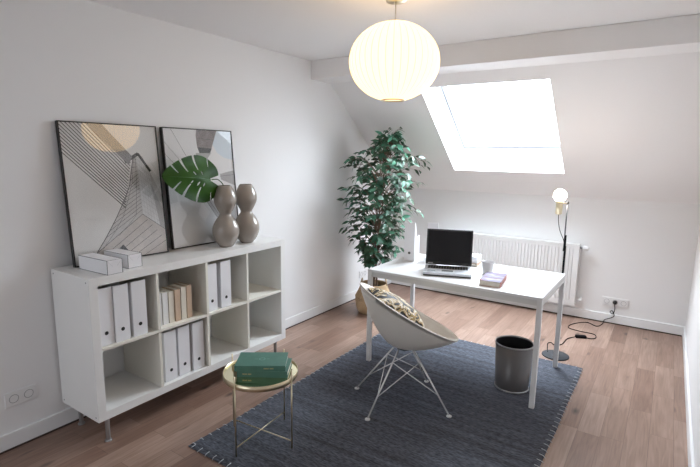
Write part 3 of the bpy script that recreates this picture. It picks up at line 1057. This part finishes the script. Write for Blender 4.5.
# rolled lip
for i in range(nt_):
    th = 2 * pi * i / nt_
    p = shell_pt(th, 1.0); q = shell_pt(th, 0.94)
    out = Vector((cos(th), sin(th), 0))
    vs.append(p + out * 0.006 + Vector((0, 0, -0.002)))
for i in range(nt_):
    j = (i + 1) % nt_
    fs.append((0, 1 + i, 1 + j))
    for k in range(nh):
        fs.append((1 + k * nt_ + i, 1 + (k + 1) * nt_ + i, 1 + (k + 1) * nt_ + j, 1 + k * nt_ + j))
mb.add(vs, fs, 0, True)
o = mb.build('shell', SHELL, chair)
md = o.modifiers.new('solid', 'SOLIDIFY'); md.thickness = 0.009; md.offset = -1


def to_chair(x, y):
    dx, dy = x - CB[0], y - CB[1]
    return (dx * cos(CA) + dy * sin(CA), -dx * sin(CA) + dy * cos(CA))


feet = [to_chair(1.159, 1.346), to_chair(1.421, 1.059), to_chair(1.809, 1.375), to_chair(1.502, 1.715)]
tops = []
legs = []
MOUNT_Z = BZ - 0.006
for fx, fy in feet:
    l = hypot(fx - BX, fy)
    tx, ty = BX + (fx - BX) / l * 0.062, fy / l * 0.062
    a = Vector((fx, fy, 0.006)); b = Vector((tx, ty, MOUNT_Z))
    legs.append((a, b))
    lo = MB().tube([a, b], 0.0054, 12).build('leg', CHROME, chair)
    MB().lathe([(0, 0), (0.016, 0), (0.016, 0.005), (0.009, 0.010), (0, 0.011)], (fx, fy, 0), 20).build('foot_glide', mat('clear_glide', (0.7, 0.7, 0.7), 0.3), lo)
for i in range(4):
    a, b = legs[i], legs[(i + 1) % 4]
    MB().tube([a[0].lerp(a[1], 0.30), b[0].lerp(b[1], 0.80)], 0.0032, 8).build('cross_brace', CHROME, chair)
    MB().tube([b[0].lerp(b[1], 0.30), a[0].lerp(a[1], 0.80)], 0.0032, 8).build('cross_brace', CHROME, chair)
MB().lathe([(0, -0.012), (0.05, -0.012), (0.06, 0.0), (0.05, 0.006), (0.0, 0.006)], (BX, 0, BZ - 0.002), 24).build('mount', BLACKM, chair)

# cushion
cu = thing('cushion', 'gold and black patterned cushion leaning in the shell chair', 'cushion', (0, 0, 0))
cc = Vector((-0.048, 0.0, 0.630 - RT))
ang = radians(33)
ex = Vector((cos(ang), 0, -sin(ang))); ez = Vector((sin(ang), 0, cos(ang))); ey = Vector((0, 1, 0))
cw = Matrix.Translation(chair.location) @ Matrix.Rotation(CA, 4, 'Z')
CMat = Matrix((ex, ey, ez)).transposed().to_4x4(); CMat.translation = cc
cu.matrix_world = cw @ CMat
n = 22
for sgn, nm in ((1, 'front_cover'), (-1, 'back_cover')):
    vs = []; fs = []
    for i in range(n + 1):
        for j in range(n + 1):
            x = -1 + 2 * i / n; y = -1 + 2 * j / n
            pinch = 1 - 0.07 * (1 - abs(x) ** 2) * abs(y) ** 4 - 0.0
            t = max(0.0, (1 - abs(x) ** 2.6)) ** 0.55 * max(0.0, (1 - abs(y) ** 2.6)) ** 0.55
            vs.append((x * 0.178 * (1 - 0.06 * (1 - y * y) * abs(x) ** 4), y * 0.165 * (1 - 0.06 * (1 - x * x) * abs(y) ** 4), sgn * (0.001 + 0.066 * t + 0.004 * t * sin(6 * x + 4 * y))))
    for i in range(n):
        for j in range(n):
            a = i * (n + 1) + j
            fs.append((a, a + n + 1, a + n + 2, a + 1))
    MB().add(vs, fs, 0, True).build(nm, cushion_mat() if sgn > 0 else BLACKM, cu)

# ------------------------------------------------------------------ waste bin
bin_ = thing('waste_bin', 'grey metal waste bin under the desk', 'waste bin', (2.012, 1.998, RT))
BING = mat('bin_grey', (0.13, 0.125, 0.125), 0.36, metal=0.4)
MB().lathe([(0, 0.006), (0.110, 0.006), (0.110, 0.01), (0.124, 0.316), (0.121, 0.316), (0.107, 0.014), (0, 0.014)], n=64).build('bin_body', [BING], bin_)
MB().lathe([(0.1235, 0.312), (0.1265, 0.313), (0.1265, 0.321), (0.123, 0.323), (0.121, 0.316)], n=64).build('rim', STEEL, bin_)
MB().lathe([(0.106, 0.0), (0.1145, 0.0), (0.1145, 0.008), (0.1105, 0.010)], n=64).build('base_ring', STEEL, bin_)
MB().lathe([(0.1065, 0.02), (0.1205, 0.311)], n=64).build('bin_lining', BLACKM, bin_)

# ------------------------------------------------------------------ side table and books
TX, TY, TZ = 1.030, 0.568, 0.401
tab = thing('side_table', 'round brass tray side table with thin crossed legs', 'side table', (TX, TY, 0))
MB().lathe([(0, TZ), (0.199, TZ)], n=72).build('mirror_top', BRASS_MIRROR, tab)
MB().lathe([(0, TZ - 0.022), (0.199, TZ - 0.022), (0.2015, TZ - 0.020), (0.2015, TZ + 0.010), (0.1990, TZ + 0.010), (0.1990, TZ - 0.004)], n=72).build('tray_rim', BRASS, tab)
tl = []
for k in range(4):
    a = radians(-85.5 + 90 * k)
    x, y = 0.2065 * cos(a), 0.2065 * sin(a)
    tl.append((x, y))
    z0 = RT if True else 0
    MB().tube([(x, y, z0), (x, y, TZ + 0.052)], 0.0042, 10).build('leg', BRASS, tab)
MB().tube([(*tl[0], 0.058), (*tl[2], 0.058)], 0.0032, 8).build('cross_bar', BRASS, tab)
MB().tube([(*tl[1], 0.052), (*tl[3], 0.052)], 0.0032, 8).build('cross_bar', BRASS, tab)

GREEN = mat('green_cloth', (0.070, 0.185, 0.145), 0.5, bump=0.08, bscale=500, var=0.08, vscale=20)
GOLD = mat('gold_foil', (0.50, 0.45, 0.24), 0.4, metal=0.7)


def flat_book(label, loc, rz, w, d, h, emblem):
    """lying flat; spine along local -y side"""
    t = thing('book', label, 'book', loc, rz, 'green books on the side table')
    th = 0.003
    MB().box((-w / 2, -d / 2, 0), (w / 2, d / 2, th)).box((-w / 2, -d / 2, h - th), (w / 2, d / 2, h)).box((-w / 2, -d / 2, th), (w / 2, -d / 2 + th, h - th)).build('cover', GREEN, t, bevel=0.001)
    MB().box((-w / 2 + 0.004, -d / 2 + th, th), (w / 2 - 0.004, d / 2 - 0.004, h - th)).build('pages', PAPER, t)
    if emblem:
        mb = MB()
        for k in range(12):
            a = 2 * pi * k / 12
            p = (0.020 * cos(a), 0.020 * sin(a)); q = (0.013 * cos(a + pi / 12), 0.013 * sin(a + pi / 12)); r = (0.013 * cos(a - pi / 12), 0.013 * sin(a - pi / 12))
            mb.add([(p[0], p[1], h + 0.0003), (q[0], q[1], h + 0.0003), (r[0], r[1], h + 0.0003)], [(0, 1, 2)])
        for sx in (-1, 1):
            mb.box((sx * 0.032 - 0.008, -0.0015, h + 0.0001), (sx * 0.032 + 0.008, 0.0015, h + 0.0004))
        mb.build('cover_emblem', mat('pale_emblem', (0.22, 0.40, 0.33), 0.5), t)
    mb = MB()
    x = 0.02 if emblem else -0.105
    for k in range(8):
        ww = random.choice((0.003, 0.004, 0.005))
        mb.box((x, -d / 2 - 0.0004, h * 0.42), (x + ww, -d / 2 + 0.001, h * 0.62)); x += ww + 0.0018 + (0.004 if k == 4 else 0)
    mb.build('spine_lettering', GOLD, t)
    return t


ba = atan2(0.148, 0.221)
flat_book('dark green book lying directly on the brass tray, under another', (1.043, 0.590, TZ + 0.0002), ba - 0.02, 0.270, 0.178, 0.034, False)
flat_book('green book with embossed emblem on top of the tray pile', (1.030, 0.581, TZ + 0.0346), ba + 0.035, 0.268, 0.180, 0.031, True)

# ------------------------------------------------------------------ radiator
RXL, RXR, RZ0, RZ1, RYF = 0.66, 2.112, 0.140, 0.756, 3.797
rad = thing('radiator', 'long white panel radiator on the low back wall', 'radiator', ((RXL + RXR) / 2, RYF, 0))
rw = (RXR - RXL) / 2
RADW = mat('radiator_enamel', (0.80, 0.79, 0.785), 0.35)
prof = []
pitch = 0.0325
n = int((2 * rw - 0.05) / pitch)
x = -rw + 0.025
pts = [(-rw, 0.0)]
for k in range(n):
    xa = x + k * pitch
    pts += [(xa + 0.009, 0.0), (xa + 0.012, 0.0095), (xa + 0.016, 0.0095), (xa + 0.019, 0.0)]
pts += [(rw, 0.0)]
for nm, z0, z1 in (('front_panel', RZ0 + 0.045, RZ1 - 0.05),):
    vs = [(p[0], p[1], z0) for p in pts] + [(p[0], p[1], z1) for p in pts]
    m_ = len(pts)
    mb = MB().add(vs, [(i, i + 1, m_ + i + 1, m_ + i) for i in range(m_ - 1)])
    mb.box((-rw, 0, RZ0), (rw, 0.016, z0)).box((-rw, 0, z1), (rw, 0.016, RZ1 - 0.012))
    mb.box((-rw, 0.010, z0), (rw, 0.016, z1))
    mb.build(nm, RADW, rad)
MB().box((-rw, 0.064, RZ0), (rw, 0.078, RZ1 - 0.012)).build('rear_panel', RADW, rad)
mb = MB().box((-rw - 0.003, -0.002, RZ1 - 0.012), (rw + 0.003, 0.080, RZ1 - 0.008)).box((-rw - 0.003, -0.002, RZ1 - 0.03), (rw + 0.003, 0.000, RZ1 - 0.008))
for k in range(44):
    xa = -rw + 0.02 + k * (2 * rw - 0.04) / 44
    mb.box((xa, 0.008, RZ1 - 0.008), (xa + 0.005, 0.07, RZ1 - 0.006))
mb.build('top_grille', RADW, rad, bevel=0.001)
for sx in (-1, 1):
    x0, x1 = sorted((sx * (rw + 0.003), sx * (rw - 0.003)))
    MB().box((x0, -0.001, RZ0), (x1, 0.080, RZ1 - 0.010)).build('side_cover', RADW, rad, bevel=0.002)
for xx in (-rw + 0.2, rw - 0.2):
    MB().box((xx - 0.015, 0.078, RZ0 + 0.1), (xx + 0.015, RD - RYF, RZ1 - 0.1)).build('bracket', RADW, rad)
VALVE = mat('valve_white', (0.82, 0.82, 0.82), 0.4)
MB().tube([(rw + 0.003, 0.04, 0.715), (rw + 0.03, 0.04, 0.715)], 0.011, 14).build('valve_neck', STEEL, rad)
MB().tube([(rw + 0.026, 0.04, 0.715), (rw + 0.040, 0.04, 0.715), (rw + 0.075, 0.04, 0.715), (rw + 0.083, 0.04, 0.715)], [0.018, 0.024, 0.023, 0.018], 20).build('thermostat_knob', VALVE, rad)
MB().tube([(rw + 0.003, 0.04, 0.195), (rw + 0.035, 0.04, 0.195)], 0.011, 14).tube([(rw + 0.030, 0.04, 0.195), (rw + 0.062, 0.04, 0.195)], [0.017, 0.017], 16).tube([(rw + 0.045, 0.04, 0.195), (rw + 0.045, RD - RYF, 0.195)], 0.009, 12).build('return_valve', VALVE, rad)

# ------------------------------------------------------------------ wall sockets
SOCKET = mat('socket_white', (0.84, 0.84, 0.84), 0.3)
SOCK_D = mat('socket_recess', (0.35, 0.35, 0.36), 0.5)


def socket(label, loc, rz, n):
    """front faces local -y"""
    t = thing('wall_socket', label, 'socket', loc, rz, 'white wall sockets')
    w = 0.071 * n + 0.010
    MB().box((-w / 2, -0.009, -0.0405), (w / 2, 0, 0.0405)).build('cover_plate', SOCKET, t, bevel=0.003)
    for k in range(n):
        x = (k - (n - 1) / 2) * 0.071
        M_ = Matrix.Translation((x, -0.009, 0)) @ Matrix.Rotation(radians(90), 4, 'X')
        c = MB().lathe([(0.0235, 0.0005), (0.0225, 0.002), (0.0205, 0.002), (0.0195, -0.006), (0.0, -0.006)], n=32).build('socket_insert', SOCK_D, t, M=M_)
        MB().tube([(x - 0.0095, -0.0034, 0), (x - 0.0095, -0.0024, 0)], 0.0026, 10).tube([(x + 0.0095, -0.0034, 0), (x + 0.0095, -0.0024, 0)], 0.0026, 10).build('pin_hole', BLACKM, c)
        MB().box((x - 0.031, -0.0100, -0.031), (x + 0.031, -0.0092, 0.031)).build('centre_plate', SOCKET, t, bevel=0.0004)
    return t


socket('white double wall socket at the lower left, beside the shelf unit', (0, -0.198, 0.272), radians(90), 2)
socket('white triple wall socket with the lamp plug, on the back wall', (2.457, RD, 0.214), 0, 3)
socket('white double wall socket behind the potted tree', (0, 3.235, 0.255), radians(90), 2)

# ------------------------------------------------------------------ floor lamp
LX, LY = 2.154, 2.751
fl = thing('floor_lamp', 'slim black floor lamp with bare round bulb, behind the desk', 'floor lamp', (LX, LY, 0))
MB().lathe([(0, 0), (0.100, 0), (0.1025, 0.002), (0.1025, 0.007), (0.099, 0.010), (0.0, 0.010)], n=56).build('base', mat('base_black', (0.045, 0.047, 0.052), 0.65, spec=0.25), fl)
MB().lathe([(0.016, 0.010), (0.016, 0.022), (0.007, 0.028)], n=24).build('base_collar', BLACKM, fl)
MB().tube([(0, 0, 0.01), (0, 0, 0.90)], 0.0080, 14).build('lower_pole', BLACKC, fl)
MB().tube([(-0.004, -0.003, 0.86), (-0.004, -0.003, 0.985)], 0.0095, 14).build('clamp', BLACKC, fl)
MB().tube([(-0.008, -0.006, 0.88), (-0.008, -0.006, 1.245)], 0.0052, 14).build('upper_pole', mat('dark_steel', (0.16, 0.16, 0.17), 0.35, metal=0.8), fl)
BX_, BY_ = -0.060, -0.040
MB().tube([(-0.008, -0.006, 1.232), (BX_ * 0.6, BY_ * 0.6, 1.232), (BX_, BY_, 1.225)], 0.0045, 10).build('arm', BRASS, fl)
MB().ball((-0.008, -0.006, 1.236), 0.011, 16, 10).build('pole_knob', BLACKM, fl)
MB().lathe([(0, 1.146), (0.012, 1.146), (0.0245, 1.152), (0.0245, 1.247), (0.022, 1.250), (0.0, 1.250)], (BX_, BY_, 0), 28).build('lamp_socket', BRASS, fl)
bulb = MB().ball((BX_, BY_, 1.293), 0.0475, 28, 18).lathe([(0.015, 1.249), (0.018, 1.256), (0.03, 1.262)], (BX_, BY_, 0), 24).build('bulb', emis('bulb_glow', (1.0, 0.87, 0.74), BULB_GLOW), fl)
MB().tube(spline([(BX_, BY_, 1.148), (BX_ + 0.004, BY_ + 0.002, 1.09), (BX_ + 0.018, BY_ + 0.012, 1.02), (-0.016, -0.012, 0.955), (-0.010, -0.010, 0.93)], 6), 0.0026, 8).build('flex', BLACKC, fl)

pw = [(2.09, 2.77, 0.008), (2.062, 2.90, 0.005), (2.050, 2.985, 0.005), (2.075, 3.01, 0.005), (2.10, 2.975, 0.005), (2.152, 3.025, 0.005), (2.165, 3.18, 0.005), (2.195, 3.245, 0.006), (2.235, 3.285, 0.010)]
pw2 = [(2.285, 3.31, 0.010), (2.335, 3.315, 0.005), (2.372, 3.36, 0.005), (2.345, 3.45, 0.005), (2.22, 3.46, 0.005), (2.125, 3.50, 0.005), (2.14, 3.63, 0.005), (2.24, 3.765, 0.005), (2.335, 3.70, 0.005), (2.375, 3.80, 0.006), (2.385, 3.868, 0.03), (2.43, 3.872, 0.055), (2.462, 3.870, 0.085), (2.44, 3.868, 0.135), (2.425, 3.866, 0.115), (2.45, 3.865, 0.105), (2.462, 3.862, 0.15), (2.457, 3.862, 0.190), (2.457, 3.866, 0.205)]
o0 = Vector((LX, LY, 0))
cab = MB().tube([p - o0 for p in spline(pw, 6)], 0.0036, 8).tube([p - o0 for p in spline(pw2, 6)], 0.0036, 8).build('cable', BLACKC, fl)
Ms = Matrix.Translation(Vector((2.26, 3.298, 0.0)) - o0) @ Matrix.Rotation(radians(27), 4, 'Z')
MB().box((-0.045, -0.020, 0.0), (0.045, 0.020, 0.024), M=Ms).build('foot_switch', BLACKC, cab, bevel=0.006)
MB().tube([Vector((2.457, RD - 0.003, 0.214)) - o0, Vector((2.457, RD - 0.024, 0.214)) - o0, Vector((2.457, RD - 0.034, 0.211)) - o0, Vector((2.457, RD - 0.042, 0.205)) - o0], [0.0185, 0.0185, 0.014, 0.007], 20).build('plug', BLACKM, cab)

# ------------------------------------------------------------------ pendant lamp
PX, PY, PZ = 1.532, 1.063, 2.052
pend = thing('pendant_lamp', 'round ribbed white bubble pendant lamp with brass canopy', 'lamp', (PX, PY, RC))
dz = PZ - RC
NR = 40
shade_m = emis('shade_glow', (1.0, 0.68, 0.335), SHADE_GLOW)
rib_m = emis('shade_rib', (1.0, 0.66, 0.325), SHADE_GLOW * 0.76)
mb = MB()
na = NR * 6
nv = 28
t0 = 0.26
vs = []; fs = []; mi = []
for k in range(nv + 1):
    t = t0 + (pi - 2 * t0) * k / nv
    for i in range(na):
        a = 2 * pi * i / na
        ph = (i % 6) / 6
        sc = 1 - 0.012 * abs(sin(pi * ph)) * sin(t)
        rr = 0.2345 * sin(t) * sc
        vs.append((rr * cos(a), rr * sin(a), dz + 0.197 * cos(t)))
for k in range(nv):
    for i in range(na):
        j = (i + 1) % na
        fs.append((k * na + i, k * na + j, (k + 1) * na + j, (k + 1) * na + i)); mi.append(1 if i % 6 == 0 else 0)
for f, m_ in zip(fs, mi):
    pass
o_ = len(mb.v); mb.v += [Vector(p) for p in vs]; mb.f += fs; mb.mi += mi; mb.sm += [True] * len(fs)
mb.build('shade', [shade_m, rib_m], pend)
rb = 0.2345 * sin(t0); zb = 0.197 * cos(t0)
MB().lathe([(rb + 0.001, dz - zb + 0.004), (rb + 0.003, dz - zb), (rb, dz - zb - 0.005), (rb - 0.004, dz - zb - 0.003), (rb - 0.003, dz - zb + 0.004)], n=48).build('bottom_ring', BRASS, pend)
MB().lathe([(0, dz - zb + 0.003), (rb - 0.003, dz - zb + 0.003)], n=40).build('diffuser', emis('diffuser_glow', (1.0, 0.68, 0.35), SHADE_GLOW * 1.0), pend)
MB().lathe([(0.006, dz + zb + 0.004), (rb + 0.002, dz + zb + 0.001), (rb + 0.002, dz + zb - 0.004)], n=48).build('top_cap', mat('cap_white', (0.8, 0.78, 0.72), 0.5), pend)
MB().tube([(0, 0, -0.05), (0, 0, dz + zb)], 0.0028, 8).build('cord', mat('cord_white', (0.75, 0.72, 0.66), 0.6), pend)
MB().lathe([(0.0, 0), (0.052, 0), (0.052, -0.045), (0.048, -0.052), (0.0, -0.054)], n=40).build('canopy', BRASS, pend)

# ------------------------------------------------------------------ basket and tree
BKX, BKY = 0.395, 2.825
bas = thing('basket', 'woven seagrass belly basket on the floor by the wall', 'basket', (BKX, BKY, 0))
SEA = basket_mat()
keys = [(0.120, 0.0), (0.150, 0.008), (0.172, 0.05), (0.182, 0.10), (0.184, 0.145), (0.174, 0.156), (0.187, 0.164), (0.178, 0.185), (0.158, 0.225), (0.141, 0.265), (0.131, 0.300)]
pr = [(p.x, p.y) for p in spline([(r, z, 0) for r, z in keys], 3)]
MB().lathe([(0, 0.0)] + pr + [(0.127, 0.302), (0.124, 0.295), (0.150, 0.22), (0.160, 0.15), (0.15, 0.03), (0, 0.015)], n=56).build('basket_body', SEA, bas)
for sg in (-1, 1):
    hp = []
    for k in range(13):
        a = pi * k / 12
        d = Vector((cos(YAW), sin(YAW), 0)) * sg
        tng = Vector((-d.y, d.x, 0))
        hp.append(d * (0.129 - 0.012 * sin(a)) + tng * 0.045 * cos(a) + Vector((0, 0, 0.285 + 0.06 * sin(a))))
    MB().tube(hp, 0.007, 10).build('handle', SEA, bas)

tree = thing('potted_ficus', 'tall leafy ficus tree standing in the seagrass basket', 'plant', (BKX, BKY, 0.018))
t0v = Vector((BKX, BKY, 0.018))
MB().lathe([(0, 0.0), (0.105, 0.0), (0.116, 0.235), (0.110, 0.235), (0.108, 0.21)], n=36).build('pot', mat('nursery_pot', (0.02, 0.02, 0.02), 0.5), tree)
MB().lathe([(0, 0.218), (0.06, 0.216), (0.109, 0.208)], n=36).build('soil', mat('dark_soil', (0.045, 0.03, 0.02), 0.95, bump=0.8, bscale=60), tree)
BARK = mat('bark', (0.16, 0.105, 0.07), 0.8, bump=0.4, bscale=40, var=0.25, vscale=20)
random.seed(11)
rt = rgt


def loc_axis(z):
    """centre of the crown at height z (world)"""
    keys = [(0.2, -0.015), (0.5, -0.02), (0.8, 0.0), (1.1, 0.01), (1.4, 0.03), (1.65, 0.085), (1.85, 0.15)]
    for (a, b), (c, d) in zip(keys, keys[1:]):
        if a <= z <= c:
            q = b + (d - b) * (z - a) / (c - a)
            break
    else:
        q = keys[-1][1]
    return Vector((0.42, 2.835, z)) + Vector((rt.x, rt.y, 0)) * q


def crown_r(z):
    keys = [(0.44, 0.06), (0.52, 0.15), (0.68, 0.22), (0.85, 0.335), (1.05, 0.35), (1.25, 0.355), (1.45, 0.38), (1.55, 0.36), (1.62, 0.26), (1.68, 0.17), (1.75, 0.10), (1.80, 0.05)]
    for (a, b), (c, d) in zip(keys, keys[1:]):
        if a <= z <= c: return b + (d - b) * (z - a) / (c - a)
    return 0.0


mb = MB()
for k in range(3):
    pts = []
    for i in range(12):
        z = 0.22 + (1.72 - 0.22 - 0.08 * k) * i / 11
        a = 2.1 * k + i * 0.75
        rr = 0.018 + 0.035 * (i / 11) ** 2
        pts.append(loc_axis(z) + Vector((rr * cos(a), rr * sin(a), 0)) - t0v)
    mb.tube(spline(pts, 3), [0.0105 * (1 - 0.75 * i / 33) for i in range(34)], 8)
mb.build('trunk', BARK, tree)

LV = []; LF = []; LMI = []
tw = MB()


def add_leaf(p, d, nrm, l, w):
    d = d.normalized(); s_ = d.cross(nrm)
    if s_.length < 1e-3: s_ = d.orthogonal()
    s_.normalize(); nn = s_.cross(d)
    o = len(LV)
    prof = [(0.0, 0.05), (0.18, 0.62), (0.4, 1.0), (0.62, 0.82), (0.82, 0.42), (1.0, 0.02)]
    for t, ww in prof:
        c = p + d * l * t - nn * l * 0.20 * t * t
        LV.append(c - s_ * w * ww * 0.5 + nn * w * 0.12 * ww); LV.append(c); LV.append(c + s_ * w * ww * 0.5 + nn * w * 0.12 * ww)
    mi_ = random.choice((0, 0, 0, 1, 1, 2))
    for k in range(len(prof) - 1):
        a = o + 3 * k
        LF.append((a, a + 1, a + 4, a + 3)); LMI.append(mi_)
        LF.append((a + 1, a + 2, a + 5, a + 4)); LMI.append(mi_)


for b in range(200):
    z = 0.50 + 1.27 * (b + 0.5) / 200 + random.uniform(-0.02, 0.02)
    R_ = crown_r(z)
    a = b * 2.39996 + random.uniform(-0.4, 0.4)
    out = Vector((cos(a), sin(a), 0))
    L_ = R_ * random.uniform(0.52, 1.16)
    st = loc_axis(max(0.42, z - 0.10 - 0.25 * L_))
    en = loc_axis(z) + out * L_
    mid = st.lerp(en, 0.55) + Vector((0, 0, 0.05 + 0.10 * L_))
    if z > 1.62: en.z += random.uniform(0.0, 0.05)
    for q in (en, mid):
        if q.x < 0.055: q.x = 0.055 + random.uniform(0, 0.03)
    pts = spline([st, mid, en], 5)
    tw.tube([q - t0v for q in pts], [0.0032 - 0.00022 * i for i in range(len(pts))], 5, caps=False)
    nl = random.randint(5, 8) if z < 1.68 else random.randint(4, 6)
    for k in range(nl):
        f = 0.42 + 0.58 * (k + random.random() * 0.6) / nl if k < nl - 1 else 1.0
        i = min(int(f * (len(pts) - 1)), len(pts) - 2)
        p = pts[i].lerp(pts[i + 1], f * (len(pts) - 1) - i)
        dr = (pts[i + 1] - pts[i]).normalized()
        sd = dr.cross(Vector((0, 0, 1))).normalized() * (1 if k % 2 else -1)
        d = dr * random.uniform(0.4, 1.0) + sd * random.uniform(0.35, 1.0) + Vector((0, 0, random.uniform(-0.75, 0.25)))
        nrm = Vector((0, 0, 0.7)) + out * 1.0 + Vector((random.uniform(-.5, .5), random.uniform(-.5, .5), random.uniform(-.2, .2)))
        if p.x + d.normalized().x * 0.08 < 0.01: d.x = abs(d.x) * 0.3
        add_leaf(p - t0v, d, nrm, random.uniform(0.066, 0.094), random.uniform(0.031, 0.042))
tw.build('branch', BARK, tree)
fo = MB()
fo.v = LV; fo.f = LF; fo.mi = LMI; fo.sm = [True] * len(LF)
fo.build('foliage', [leaf_mat('ficus_dark', (0.020, 0.052, 0.025), (0.032, 0.080, 0.040), 0.46, 0.42, 5), leaf_mat('ficus_mid', (0.035, 0.115, 0.065), (0.055, 0.165, 0.095), 0.46, 0.42, 5), leaf_mat('ficus_light', (0.065, 0.22, 0.14), (0.095, 0.29, 0.19), 0.48, 0.42, 5)], tree, fixn=False)
